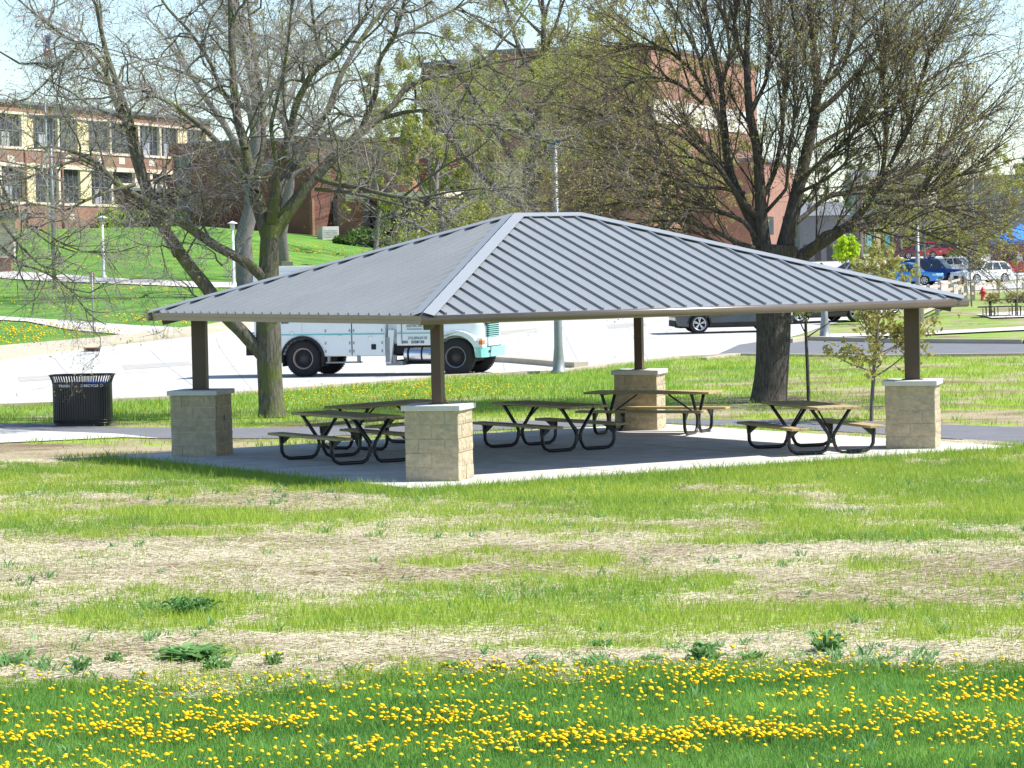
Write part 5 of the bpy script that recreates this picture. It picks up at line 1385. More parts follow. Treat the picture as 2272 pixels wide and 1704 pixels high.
coarse = lambda L1=3, s=1.0, d=1.0: [dict(dens=1.1*d, Lm=L1, rad=.035*s, ang=(25, 65), crook=.2, up=.1, k=6, u0=.15),
                                     dict(dens=1.9*d, Lm=L1*.5, rad=.017*s, ang=(25, 70), crook=.25, up=.05, k=5, u0=.1),
                                     dict(dens=2.4*d, Lm=L1*.25, rad=.011*s, ang=(25, 75), crook=.3, up=.05, k=3, u0=.1, maxn=16000)]
auto_tree('shade_tree', 'tall pale grey trunked tree behind the left tree, standing beside the campus lamp', 552, 652, 21, 1.05, 8.5, coarse(3.8, 1, 1.5), 'bark_grey', 'twig_pale', [(5000, .07, .05, 'bud_olive', .3, 1)], nl=16, fork=.36, D=150, seed=3)
auto_tree('shade_tree', 'slender grey trunked tree behind the truck, right of the pale trunked one', 637, 640, 19, .72, 7, coarse(3.4, 1, 1.4), 'bark_grey', 'twig_grey', [(8000, .075, .05, 'bud_olive', .3, 1)], nl=14, fork=.4, D=172, seed=5)
auto_tree('shade_tree', 'tree leafing out yellow green behind the ridge of the roof, dark split trunk', 1200, 655, 20, .95, 8.5, coarse(3.2, .9, 1.1), 'bark_dark', 'twig_grey', [(42000, .07, .09, 'bud_green', .2, 1)], nl=22, fork=.24, D=150, seed=11, upb=.7)
auto_tree('shade_tree', 'soft yellow green tree in front of the dark brick wall, left of the roof ridge', 985, 600, 15.5, .5, 6.5, coarse(2.8, .9, .8), 'bark_grey', 'twig_grey', [(36000, .10, .13, 'bud_green', .2, 1)], nl=22, fork=.16, D=175, seed=14, upb=.6)
auto_tree('shade_tree', 'bare grey tree against the left building and flagpole', 118, 600, 15, .32, 6.5, coarse(3, 1, 1.3), 'bark_grey', 'twig_pale', [(2500, .07, .05, 'bud_green', .3, 1)], nl=13, fork=.3, D=185, seed=21)
auto_tree('shade_tree', 'budding tree between the lit brick tower and the roof slope', 1450, 640, 16.5, .5, 7, coarse(2.8, .9, 1.1), 'bark_dark', 'twig_brown', [(24000, .07, .08, 'bud_olive', .2, 1)], nl=16, fork=.15, D=150, seed=24, upb=.6)
auto_tree('shade_tree', 'hazy budding tree right of the steeple above the parked cars', 2165, 600, 10.5, .45, 5, coarse(2.4, 1, .9), 'bark_grey', 'twig_grey', [(9000, .10, .1, 'bud_green', .2, 1)], nl=15, fork=.2, D=215, seed=31, upb=.6)
auto_tree('shade_tree', 'budding tree with olive leaves hanging over the back row of red cars', 2060, 600, 9, .4, 4.6, coarse(2.2, 1, .9), 'bark_grey', 'twig_brown', [(8000, .09, .1, 'bud_green', .2, 1)], nl=15, fork=.25, D=235, seed=35, upb=.5)
auto_tree('shade_tree', 'dark green far tree left of the steeple', 1905, 575, 12, .5, 6, coarse(2.4, 1, .8), 'bark_grey', 'twig_grey', [(9000, .14, .12, 'leaf_bush', .2, 1)], nl=14, fork=.2, D=300, seed=41, upb=.5)
auto_tree('shade_tree', 'far olive tree between the dark tree and the steeple', 2000, 575, 11, .5, 6, coarse(2.4, 1.2, .7), 'bark_grey', 'twig_brown', [(8000, .14, .12, 'bud_olive', .2, 1)], nl=14, fork=.2, D=320, seed=44, upb=.5)
auto_tree('shade_tree', 'pale far tree at the right edge over the blue tent', 2240, 590, 12, .5, 6, coarse(2.4, 1.2, .7), 'bark_grey', 'twig_grey', [(9000, .15, .12, 'bud_green', .2, 1)], nl=14, fork=.2, D=330, seed=46, upb=.5)
auto_tree('shade_tree', 'leafing tree in front of the entrance doors of the brick building', 830, 580, 12.5, .4, 5.5, coarse(2.5, .9, .8), 'bark_grey', 'twig_grey', [(6000, .09, .08, 'bud_green', .2, 1)], nl=14, fork=.25, D=205, seed=51, upb=.6)

# ---- saplings
def sapling(name, label, pts, D, nl, spread, leafspec, barkm, twigm, seed, dens=6, Lm=.35, fork=.35, upb=.8, group='staked young trees'):
    r = random.Random(seed); tp = world_limb(pts, D, 0, 14); base = Vector(tp[0][0]); limbs = []
    for j in range(nl):
        u = fork+(.98-fork)*j/(nl-1); f = u*13; i = min(int(f), 12); s = tp[0][i]*(1-(f-i))+tp[0][i+1]*(f-i)
        a = j*2.4+r.uniform(-.5, .5); L0 = spread*(1.1-.7*(u-fork)/(1-fork))*r.uniform(.7, 1.2); d = Vector((math.cos(a), math.sin(a), upb)).normalized(); q = Vector(s); P = [tuple(q)]
        for n_ in range(5): d = (d+Vector((r.gauss(0, .15), r.gauss(0, .15), r.gauss(0.05, .1)))).normalized(); q = q+d*L0/5; P.append(tuple(q))
        r0 = tp[1][i]*.5; limbs.append(resample(P, [r0*(1-.8*m_/5) for m_ in range(6)], 8))
    return assemble(name, label, base, tp, limbs, [dict(dens=dens, Lm=Lm, rad=.007, ang=(25, 60), crook=.25, up=.1, k=4, u0=.2), dict(dens=dens*1.3, Lm=Lm*.5, rad=.004, ang=(25, 60), crook=.25, up=.1, k=3, u0=.2)],
                    barkm, twigm, leafspec, 'tree', 5, group)
sapling('young_tree', 'thin bare sapling behind the sunlit picnic table, a few green leaves at the top', [(1794, 891, 8), (1792, 820, 8), (1789, 760, 7), (1787, 700, 6), (1787, 650, 4), (1790, 610, 2)], 63, 14, 1.0, [(450, .055, .03, 'bud_green', .3, 0)], 'bark_dark', 'twig_grey', 1, 3.0, .35, .50)
sapling('young_tree', 'young maple with rusty yellow leaves left of the right stone pier', [(1934, 940, 9), (1934, 900, 9), (1937, 850, 8), (1941, 790, 8), (1946, 740, 7), (1950, 690, 5), (1955, 640, 3), (1958, 600, 2)], 55.5, 24, 1.3, [(2300, .062, .05, 'leaf_maple', .2, 1), (900, .055, .05, 'bud_olive', .2, 0)], 'bark_grey', 'twig_brown', 2, 7, .5, .30, .35)
sapling('young_tree', 'small sapling with olive leaves left of the tall grey pole above the roof edge', [(1962, 730, 4), (1960, 690, 4), (1958, 640, 3), (1956, 600, 3), (1955, 560, 2)], 120, 20, 1.0, [(1700, .08, .06, 'leaf_maple', .2, 1)], 'bark_grey', 'twig_brown', 3, 4, .7, .35, .8)
sapling('young_tree', 'sapling with bright olive leaves in front of the white cars by the split rail fence', [(2156, 680, 4), (2154, 640, 4), (2152, 600, 3), (2150, 560, 3), (2149, 520, 2)], 128, 20, 1.5, [(2200, .08, .08, 'bud_green', .2, 1)], 'bark_grey', 'twig_brown', 4, 3, .7, .45, .9)
sapling('young_tree', 'leafless sapling beside the black metal picnic table at the right edge', [(2258, 700, 3), (2257, 660, 3), (2256, 600, 2), (2256, 560, 2)], 118, 12, 1.0, [(250, .07, .05, 'leaf_maple', .2, 1)], 'bark_grey', 'twig_grey', 5, 2, .6, .4, 1.2)
sapling('young_tree', 'bright lime green little tree left of the parked cars', [(1875, 618, 3), (1875, 598, 3), (1876, 575, 2), (1877, 545, 2)], 205, 18, 1.35, [(3800, .17, .10, 'leaf_bright', .1, 1)], 'bark_grey', 'twig_grey', 6, 4, .7, .3, .9)
# ---- bushes
def bush(label, px, py, wdt, hgt, dep, n, mat, seed, size=.12, D=None):
    r = np.random.default_rng(seed); p = G(px, py) if D is None else at(px, py, D)
    if D is not None: p.z = tz(p.x, p.y)
    nb = max(4, int(wdt*1.2)); cen = np.stack([r.uniform(-.5, .5, nb)*wdt*.8, r.uniform(-.5, .5, nb)*dep*.6, hgt*(.35+.25*r.random(nb))], 1); rad = hgt*(.35+.2*r.random(nb))
    i = r.integers(0, nb, n); v = nrm(r.normal(size=(n, 3)))*(r.random(n)[:, None]**.4); c = cen[i]+v*rad[i][:, None]*np.array([1.2, 1, 1]); c[:, 2] = np.abs(c[:, 2])
    a = nrm(r.normal(size=(n, 3))); b = nrm(np.cross(a, nrm(r.normal(size=(n, 3))))); s = (size*r.uniform(.5, 1.4, n))[:, None]
    V = np.stack([c-a*s*.7, c+b*s*.5, c+a*s*.7, c-b*s*.5], 1).reshape(-1, 3)
    t = thing('bush', label, 'bush', tuple(p), group='bushes by the brick buildings')
    link('foliage', np_mesh('foliage', V, np.arange(4*n), np.full(n, 4), [mat], tone=np.repeat(np.clip(r.random(n)*.7+.3*c[:, 2]/hgt, 0, 1), 4)), t)
    m = MB()
    for k in range(nb): m.tube([(0+cen[k][0]*.3, cen[k][1]*.3, 0), tuple(cen[k])], [.04, .015], 5, False)
    m.build('stem', 'twig_brown', t); return t
auto_tree('shade_tree', 'leafy yellow green tree between the ridge and the tall brick block', 1100, 610, 13, .4, 5.5, coarse(2.6, .9, .9), 'bark_grey', 'twig_grey', [(20000, .10, .12, 'leaf_spring', .2, 1)], nl=18, fork=.15, D=190, seed=61, upb=.6)
auto_tree('shade_tree', 'hazy olive tree in front of the tall brick block left of the right big tree', 1330, 620, 17, .5, 7, coarse(3, .9, 1.0), 'bark_dark', 'twig_brown', [(38000, .08, .11, 'bud_olive', .2, 1)], nl=20, fork=.15, D=165, seed=64, upb=.7)
bush('clipped green hedge in front of the dark entrance doors', 850, 540, 9, 1.1, 2, 4200, 'leaf_bush', 1, .16, D=222)
bush('rounded green shrub at the foot of the lit brick pillar', 815, 535, 3, 1.5, 2, 1600, 'leaf_bush', 2, .16, D=226)
bush('yellow green shrub at the end of the hedge, just above the roof slope', 965, 540, 5, 1.7, 2, 2600, 'leaf_spring', 3, .16, D=218)
bush('tall bright green shrub mass behind the left slope of the roof', 1035, 560, 7, 5.2, 4, 11000, 'bud_green', 4, .14, D=185)
bush('dark green shrubs along the shaded foot of the left building', 320, 525, 8, 1.7, 2, 3600, 'leaf_bush', 5, .16, D=232)
bush('light green young shrub at the corner of the left building', 255, 520, 2.2, 2.0, 2, 900, 'leaf_bright', 6, .10, D=226)
bush('green shrub at the foot of the lit brick tower', 1470, 570, 5, 2.2, 3, 3200, 'leaf_spring', 7, .16, D=200)
bush('light green shrub between the stems of the right big tree', 1745, 590, 4, 2.4, 3, 2200, 'leaf_spring', 8, .14, D=170)
bush('low shrubs at the foot of the white railing by the red car', 2235, 655, 4, .6, 1.5, 1500, 'bud_olive', 9, .08, D=150)
bush('yellow green hedge under the back row of red cars', 2060, 584, 9, .7, 1.5, 2200, 'bud_green', 10, .12, D=262)
bush('broad olive shrub behind the cars in the far row', 2060, 555, 14, 4.2, 4, 6000, 'bud_green', 11, .22, D=330)
# ------------------------------------------------------------------ left school building
class Facade:
    """vertical wall plane between two surveyed points"""
    def __init__(s, px0, D0, px1, D1, z0):
        a = at(px0, 520, D0); b = at(px1, 520, D1); s.a = Vector((a.x, a.y, z0)); d = Vector((b.x-a.x, b.y-a.y, 0)); s.len = d.length; s.u = d.normalized(); s.rz = math.atan2(d.y, d.x); s.z0 = z0
    def U(s, px, py=400):
        d = ray(px, py); n = Vector((-s.u.y, s.u.x, 0)); t = (s.a-CAM).dot(n)/d.dot(n); return (CAM+d*t-s.a).dot(s.u)
    def Z(s, px, py):
        d = ray(px, py); n = Vector((-s.u.y, s.u.x, 0)); t = (s.a-CAM).dot(n)/d.dot(n); return (CAM+d*t).z-s.z0
def wall(fc, parent, name, mat, u0, u1, z0, z1, y0=0, y1=.4):
    m = MB(); m.box(u0, u1, y0, y1, z0, z1); return m.build(name, mat, parent)
fc = Facade(0, 217, 430, 251, 6.0)
sch = thing('school_building', 'two storey orange brick school building with cream window bands at the left', 'building', fc.a, fc.rz)
zz_ = lambda y: fc.Z(200, y)
zt, zc, zw1, zs1, zb, zw0, zs0 = zz_(250), zz_(263), zz_(268), zz_(336), zz_(342), zz_(378), zz_(452)
zl = zz_(372)
uE = fc.U(470); uL = fc.U(258); u0 = -45
b = MB(); b.box(u0, uE, 0, .5, zc, zt+.15); b.box(u0, uE, 0, .5, zl+.12, zs1-.2); b.box(u0, uL, 0, .5, -2, zs0-.2)
b.box(u0, uE, 3, 12, -2, zt); b.box(uE-.4, uE, .5, 12, zl, zt); b.box(uL, uE, 2.5, 3.1, -2, zl); b.box(uL-.3, uL, .5, 3, -2, zl)
wl = b.build('wall', 'brick_orange', sch)
tr_ = MB(); tr_.box(u0, uE+.05, -.06, .52, zw1, zc); tr_.box(u0, uE, -.08, .5, zs1-.2, zs1); tr_.box(u0, uE, -.06, .5, zw0, zl+.12); tr_.box(u0, uL, -.08, .5, zs0-.2, zs0)
tr_.build('stone_trim', 'cream_stone', sch)
rfm = MB(); rfm.box(u0-.2, uE+.2, -.25, 12, zt+.15, zt+.4); rfm.build('roof', 'roof_edge', sch)
def panel(nm, mt, a, b_, z0, z1, y=.05):
    m = MB(); m.box(fc.U(a), fc.U(b_), y, .35, z0, z1); m.build(nm, mt, sch)
for a, b_ in ((57, 78), (176, 200), (398, 419)): panel('cream_panel', 'cream_panel', a, b_, zs1, zw1)
for a, b_ in ((57, 80), (180, 204)): panel('cream_panel', 'cream_panel', a, b_, zs0, zw0)
for a in (51, 131, 246, 309, 356.5, 459): panel('mullion', 'cream_stone', a, a+4, zs1, zw1, .0)
panel('mullion', 'cream_stone', 463, 470, zs1, zw1, 0)
for a in (0, 130.5, 247): panel('mullion', 'cream_stone', a, a+4, zs0, zw0, .0)
def window(a, b_, z0, z1, blind=0):
    ua, ub = fc.U(a), fc.U(b_); w_ = MB(); w_.box(ua, ub, .30, .34, z0, z1); wo = w_.build('window', 'window_glass', sch)
    f = MB(); n = 4
    for i in range(n+1): x = ua+(ub-ua)*i/n; f.box(x-.035, x+.035, .24, .30, z0, z1)
    for i in range(3): z = z0+(z1-z0)*i/2; f.box(ua, ub, .245, .30, z-.035, z+.035)
    f.build('frame', 'roof_edge', wo)
    if blind:
        q = MB(); q.box(ua+(ub-ua)*.3, ua+(ub-ua)*.62, .27, .298, z0+.05, z0+(z1-z0)*.45); q.build('blind', 'grey_panel', wo)
for a, b_, bl in ((-60, -8, 0), (-4, 51, 1), (80, 131, 1), (135, 175, 0), (201, 246, 0), (250, 309, 0), (313, 356, 1), (361, 398, 1), (420, 459, 0)): window(a, b_, zs1, zw1, bl)
for a, b_, bl in ((-60, -8, 0), (4, 51, 1), (83, 130.5, 0), (134.5, 179, 0), (205, 247, 1)): window(a, b_, zs0, zw0, bl)
zsm = zz_(403); u1_, u2_ = fc.U(262), fc.U(365)
m = MB(); m.box(u1_, u2_, .3, .34, zsm, zw0); m.build('window', 'window_glass', sch)
m = MB(); m.box(uL, u2_+.4, -.06, .5, zsm-.35, zsm)
for a in (300, 333, 362): m.box(fc.U(a), fc.U(a+6), 0, .34, zsm, zw0)
m.build('window_band', 'cream_stone', sch)
m = MB(); m.box(uL, u2_+2, -.5, 2.6, zsm-.6, zsm-.36); m.build('canopy', 'roof_edge', sch)
for a, y in ((25, 352), (152, 352), (223, 356), (271, 357), (337, 361)): z = fc.Z(a, y); u = fc.U(a); pq = MB(); pq.box(u-.55, u+.55, -.03, .02, z-.28, z+.28); pq.build('stone_plaque', 'white_stone', sch)
for a, y in ((157, 481),): z = fc.Z(a, y); u = fc.U(a); pq = MB(); pq.box(u-.4, u+.4, -.03, .02, z-.22, z+.22); pq.build('stone_plaque', 'white_stone', sch)
for a in (55, 136, 362): u = fc.U(a); dp = MB(); dp.tube([(u, -.12, -1), (u, -.12, zs1-.2)], .09, 6); dp.build('downspout', 'brick_red', sch)
# entrance tower of green glass between the two wings
f2 = Facade(372, 247, 432, 247, 5.6)
tw = thing('stair_tower', 'dark stair tower with green glass panels between the school wing and the shaded brick wall', 'building', f2.a, f2.rz)
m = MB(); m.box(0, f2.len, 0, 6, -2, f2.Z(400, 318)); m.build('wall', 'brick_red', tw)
for y0, y1 in ((345, 372), (440, 496)):
    m = MB(); m.box(f2.U(392), f2.U(424), -.06, .02, f2.Z(400, y1), f2.Z(400, y0)); g = m.build('window', 'green_glass', tw)
m = MB(); m.box(f2.U(390), f2.U(426), -.05, .02, f2.Z(400, 436), f2.Z(400, 376)); m.box(f2.U(390), f2.U(426), -.05, .02, f2.Z(400, 520), f2.Z(400, 497)); m.build('spandrel', 'roof_edge', tw)
# ------------------------------------------------------------------ shaded red wing and entrance
f3 = Facade(428, 244, 772, 236, 5.2)
wg = thing('brick_wing', 'shaded dark red brick wing behind the left tree, with a glazed entrance', 'building', f3.a, f3.rz)
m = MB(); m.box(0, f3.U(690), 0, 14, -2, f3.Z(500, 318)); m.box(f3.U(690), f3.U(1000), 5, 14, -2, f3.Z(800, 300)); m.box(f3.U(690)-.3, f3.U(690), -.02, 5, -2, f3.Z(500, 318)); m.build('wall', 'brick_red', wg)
m = MB(); m.box(-.2, f3.U(690)+.2, -.3, 14, f3.Z(500, 318), f3.Z(500, 312)); m.build('roof', 'roof_edge', wg)
m = MB(); m.box(f3.U(686), f3.U(692), -.05, .3, -2, f3.Z(690, 440)); m.build('corner_brick', 'brick_orange', wg)
m = MB(); m.box(f3.U(770), f3.U(800), -1.5, .3, -2, f3.Z(780, 340)); m.box(f3.U(800), f3.U(925), -1.2, .3, f3.Z(800, 430), f3.Z(800, 332)); m.build('entrance_pillar', 'brick_orange', wg)
m = MB(); m.box(f3.U(692), f3.U(770), 3.0, 3.3, f3.Z(700, 520), f3.Z(700, 440)); m.box(f3.U(800), f3.U(1000), 3, 3.3, -2, f3.Z(800, 436)); m.build('dark_recess', 'roof_edge', wg)
for a, b_ in ((812, 838), (843, 868), (880, 914)):
    m = MB(); m.box(f3.U(a), f3.U(b_), 2.8, 2.95, -1.5, f3.Z(a, 452)); d_ = m.build('glass_door', 'window_glass', wg)
    m = MB(); u_ = f3.U(a); m.box(u_-.06, u_+.06, 2.72, 2.8, -1.5, f3.Z(a, 452)); u_ = f3.U(b_); m.box(u_-.06, u_+.06, 2.72, 2.8, -1.5, f3.Z(a, 452)); m.build('frame', 'grey_panel', d_)
m = MB(); m.box(f3.U(800), f3.U(1000), -2.2, 3, f3.Z(800, 442), f3.Z(800, 431)); m.build('canopy', 'cream_stone', wg)
q = G(742, 526) ; 
ac = thing('utility_cabinet', 'pale grey boxy utility cabinet on the grass by the brick wing', 'cabinet', (at(728, 526, 228).x, at(728, 526, 228).y, tz(at(728, 526, 228).x, at(728, 526, 228).y)), math.radians(25))
m = MB(); m.box(-.7, .7, -.55, .55, 0, 1.05, .02); m.build('cabinet_body', 'white_stone', ac); m = MB()
for k in range(5): m.box(-.6, .6, -.565, -.552, .2+k*.13, .25+k*.13)
m.build('louvre', 'grey_panel', ac)
# ------------------------------------------------------------------ tall central block
f4 = Facade(1010, 250, 1462, 262, 4.6)
ct = thing('auditorium_building', 'tall windowless brick block with grey panels behind the roof ridge', 'building', f4.a, f4.rz)
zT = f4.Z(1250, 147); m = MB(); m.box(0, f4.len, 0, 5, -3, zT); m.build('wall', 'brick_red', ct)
m = MB(); m.box(-.3, f4.len+.3, -.3, 5.3, zT, zT+.35); m.build('roof', 'roof_edge', ct)
m = MB(); m.box(f4.U(1200), f4.U(1252), -.12, .02, f4.Z(1225, 281), f4.Z(1225, 234)); m.box(f4.U(1262), f4.U(1462), -.12, .02, f4.Z(1350, 300), f4.Z(1350, 240)); m.box(f4.U(1200), f4.U(1400), -.12, .02, f4.Z(1300, 430), f4.Z(1300, 396)); m.build('grey_panel', 'grey_panel', ct)
m = MB(); m.box(f4.U(1385), f4.U(1400), -.16, .02, f4.Z(1400, 412), f4.Z(1400, 392)); m.box(f4.U(1408), f4.U(1462), -.16, .02, f4.Z(1400, 415), f4.Z(1400, 398)); m.box(f4.U(1414), f4.U(1426), -.16, .02, f4.Z(1420, 380), f4.Z(1420, 366)); m.build('white_panel', 'white_stone', ct)
m = MB(); m.box(f4.U(1230), f4.U(1420), -.10, .02, f4.Z(1300, 520), f4.Z(1300, 440)); m.build('window', 'window_glass', ct)
# lit wing turned toward the sun
a1 = at(1462, 500, 258); f5 = Facade(1452, 232, 1684, 262, 4.0)
lw = thing('brick_tower', 'sunlit orange brick tower with a white stone band behind the right big tree', 'building', f5.a, f5.rz)
zT = f5.Z(1680, 152)
m = MB(); m.box(0, f5.len, 0, 14, -3, zT); m.build('wall', 'brick_orange', lw)
m = MB(); m.box(-.2, f5.len+.2, -.2, 14.2, zT, zT+.3); m.build('roof', 'roof_edge', lw)
m = MB(); m.box(-.02, f5.U(1655), -.12, .02, f5.Z(1600, 290), f5.Z(1600, 240)); m.build('stone_band', 'white_stone', lw)
for a in (1516, 1565): 
    m = MB(); m.box(f5.U(a), f5.U(a+16), -.04, .02, f5.Z(a, 520), f5.Z(a, 330)); m.build('window', 'window_glass', lw)
f6 = Facade(1684, 240, 1762, 258, 3.2)
lo = thing('brick_annex', 'low sunlit brick annex right of the tower, seen between the tree stems', 'building', f6.a, f6.rz)
m = MB(); m.box(0, f6.len, 0, 10, -3, f6.Z(1740, 366)); m.build('wall', 'brick_orange', lo)
m = MB(); m.box(-.2, f6.len+.2, -.2, 10.2, f6.Z(1740, 366), f6.Z(1740, 360)); m.build('roof', 'roof_edge', lo)
m = MB()
for a in (1700, 1735): m.box(f6.U(a), f6.U(a+14), -.04, .02, f6.Z(a, 520), f6.Z(a, 480))
m.build('window', 'window_glass', lo)
# ------------------------------------------------------------------ far right background
def far_building(name, label, x0, x1, ytop, ybot, D, mat, depth=14, roof=None, wins=0, cat='building', gable=0):
    a = at(x0, ybot, D); b = at(x1, ybot, D); z0 = min(a.z, tz(a.x, a.y))-1; f = Facade(x0, D, x1, D, z0); t = thing(name, label, cat, f.a, f.rz)
    zt = f.Z((x0+x1)/2, ytop); m = MB()
    m.box(0, f.len, 0, depth, 0, zt); m.build('wall', mat, t)
    m = MB()
    if gable: m.add([(-.3, -.3, zt), (f.len+.3, -.3, zt), (f.len+.3, depth+.3, zt), (-.3, depth+.3, zt), (-.3, depth/2, zt+gable), (f.len+.3, depth/2, zt+gable)], [(0, 1, 5, 4), (2, 3, 4, 5), (1, 2, 5), (3, 0, 4), (3, 2, 1, 0)])
    else: m.box(-.2, f.len+.2, -.2, depth+.2, zt, zt+.3)
    m.build('roof', roof or 'roof_edge', t)
    for i in range(wins):
        for zf in ((.3, .55),) if wins < 5 else ((.15, .4), (.55, .8)):
            u = f.len*(i+.5)/wins; m = MB(); m.box(u-f.len/wins*.25, u+f.len/wins*.25, -.05, .02, zt*zf[0], zt*zf[1]); m.build('window', 'window_glass', t)
    return t, f
far_building('warehouse', 'grey walled warehouse at the right edge behind the blue tent', 2195, 2420, 392, 560, 330, 'far_wall', 20, wins=0)
far_building('shop_building', 'low dark brick shop under the blue tent at the right edge', 2222, 2340, 535, 585, 250, 'brick_red', 6, wins=3)
far_building('far_house', 'grey house with dark roof left of the steeple in the distance', 1900, 1995, 410, 560, 360, 'far_wall', 12, 'far_slate', 4, gable=2.0)
far_building('far_house', 'pale brown house just left of the church steeple', 1995, 2062, 395, 560, 370, 'steeple_stone', 12, 'far_slate', 3, gable=2.2)
far_building('far_house', 'dark slate house directly right of the low brick annex', 1775, 1880, 478, 600, 290, 'far_slate', 12, 'roof_edge', 4, gable=1.4)
far_building('far_house', 'long low pale building behind the parked cars', 2062, 2200, 470, 560, 380, 'steeple_stone', 12, 'far_slate', 6, gable=1.2)
# steeple
st, f = far_building('church_tower', 'stone church tower with a pointed slate steeple on the skyline', 2086, 2126, 372, 560, 400, 'steeple_stone', 2.6)
z = f.Z(2105, 372); zp = f.Z(2105, 315); L2 = f.len
m = MB(); m.add([(-.2, -.2, z+.3), (L2+.2, -.2, z+.3), (L2+.2, 2.8, z+.3), (-.2, 2.8, z+.3), (L2/2, 1.3, zp)], [(0, 1, 4), (1, 2, 4), (2, 3, 4), (3, 0, 4), (3, 2, 1, 0)]); m.build('steeple', 'far_slate', st)
m = MB(); m.box(L2*.3, L2*.7, -.05, .05, z-3.4, z-1.2); m.build('belfry_opening', 'window_glass', st)
# blue tent
p = at(2290, 560, 236); tn = thing('market_tent', 'bright blue peaked market tent at the right edge of the picture', 'tent', (p.x, p.y, tz(p.x, p.y)))
zt = at(2290, 533, 236).z-tz(p.x, p.y); zk = at(2290, 496, 236).z-tz(p.x, p.y)
for cx in (-.9, 2.6):
    m = MB(); m.add([(cx-2.1, -2.1, zt), (cx+2.1, -2.1, zt), (cx+2.1, 2.1, zt), (cx-2.1, 2.1, zt), (cx, 0, zk)]+[(cx-2.1, -2.1, zt-.28), (cx+2.1, -2.1, zt-.28), (cx+2.1, 2.1, zt-.28), (cx-2.1, 2.1, zt-.28)], [(0, 1, 4), (1, 2, 4), (2, 3, 4), (3, 0, 4), (0, 5, 6, 1), (1, 6, 7, 2), (2, 7, 8, 3), (3, 8, 5, 0)]); m.build('canopy', 'tent_blue', tn)
    m = MB()
    for i in (-1, 1):
        for j in (-1, 1): m.tube([(cx+i*2.0, j*2.0, 0), (cx+i*2.0, j*2.0, zt)], .04, 6)
    m.build('tent_pole', 'galvanised', tn)

# ------------------------------------------------------------------ lamps, poles, signs
def column(px, py, D=None):
    p = G(px, py) if D is None else at(px, py, D)
    return Vector((p.x, p.y, tz(p.x, p.y)))
def zat(px, py, base): d = ray(px, py); t = (base.y-CAM.y)/d.y; return (CAM+d*t).z-base.z
def lamp(label, px, py, ytop, w_):
    b = column(px, py); D = (b-CAM).dot(CF); h = zat(px, ytop, b); s = D/F; t = thing('path_lamp', label, 'lamp post', b, group='campus path lamps')
    r = w_*s/2; m = MB(); m.lathe([(r*2.0, 0), (r*2.0, h*.02), (r*1.5, h*.04), (r, h*.06), (r*.85, h*.88), (0, h*.88)], 12); m.build('post', 'lamp_white', t)
    m = MB(); m.lathe([(r*1.0, h*.86), (r*1.5, h*.89), (r*1.6, h*.94), (r*1.2, h*.955)], 12); m.build('lantern', 'clear_lens', t)
    m = MB(); m.lathe([(r*3.3, h*.955), (r*3.2, h*.965), (r*1.6, h*.985), (0, h)], 16); m.build('lamp_shade', 'lamp_white', t); return t
lamp('white mushroom topped lamp post left of the pale trunked tree', 519, 634, 490, 7)
lamp('white mushroom topped lamp post on the far side of the campus walk at the left', 230, 617, 478, 7)
lamp('white lamp post with a small cap, just peeking over the left roof slope', 990, 600, 503, 7)
lamp('white lamp head seen among the twigs left of the brick tower', 1311, 600, 432, 6)
def pole(name, label, px, py, pxt, pyt, w0, w1, mat='galvanised', base=True, D=None, cat='pole'):
    b = column(px, py, D); Dd = (b-CAM).dot(CF); h = zat(px, pyt, b); s = Dd/F; t = thing(name, label, cat, b)
    m = MB(); pr = [(w0*s*.5, 0), (w1*s*.5, h), (0, h)]
    if base: pr = [(w0*s*1.0, 0), (w0*s*1.0, .06), (w0*s*.72, .12), (w0*s*.62, .45), (w0*s*.5, .75), (w1*s*.5, h), (0, h)]
    m.lathe(pr, 16); m.build('shaft', mat, t); return t, b, h, s
t, b, h, s = pole('light_pole', 'tall silver light pole on the lawn at the far left', 121, 642, 121, 262, 9, 7, base=False, cat='light pole')
m = MB(); m.box(-1.2, 1.2, -.25, .25, h, h+.18, .04); m.build('lamp_head', 'roof_edge', t)
t, b, h, s = pole('light_pole', 'tapered steel light pole standing in the verge between the truck and the back pier', 1240, 829, 1233, 312, 19, 12, cat='light pole', mat='galvanised')
m = MB(); m.lathe([(.09, h), (.10, h+.08), (0, h+.12)], 10); m.build('pole_cap', 'roof_edge', t)
m = MB(); m.box(-.20, .20, -.16, -.12, zat(1236, 322, b), zat(1236, 309, b), .005); m.build('banner_sign', 'paint_blue', t)
t, b, h, s = pole('light_pole', 'fluted concrete lamp post right of the black car behind the right big tree', 1830, 752, 1830, 640, 16, 11, cat='lamp post', mat='galvanised')
m = MB(); m.lathe([(.10, h), (.22, h+.05), (.25, h+.4), (.12, h+.55), (0, h+.6)], 12); m.build('lantern', 'clear_lens', t)
pole('light_pole', 'grey steel pole rising in front of the sky blue hatchback', 2038, 735, 2038, 500, 12, 9, base=False, cat='light pole')
pole('utility_pole', 'wooden utility pole in the distance left of the steeple', 1912, 560, 1912, 268, 7, 6, 'steeple_stone', False, D=300, cat='utility pole')
pole('utility_pole', 'far utility pole among the twigs right of the steeple', 2160, 570, 2160, 300, 6, 5, 'steeple_stone', False, D=290, cat='utility pole')
t, b, h, s = pole('road_sign', 'back of a small rectangular road sign on a thin post by the kerb', 208, 757, 208, 604, 3.4, 3.4, base=False, cat='road sign')
m = MB(); m.box(-.105, .105, -.02, -.012, zat(208, 631, b), zat(208, 604, b), .003); sg_ = m.build('sign_plate', 'sign_back', t)
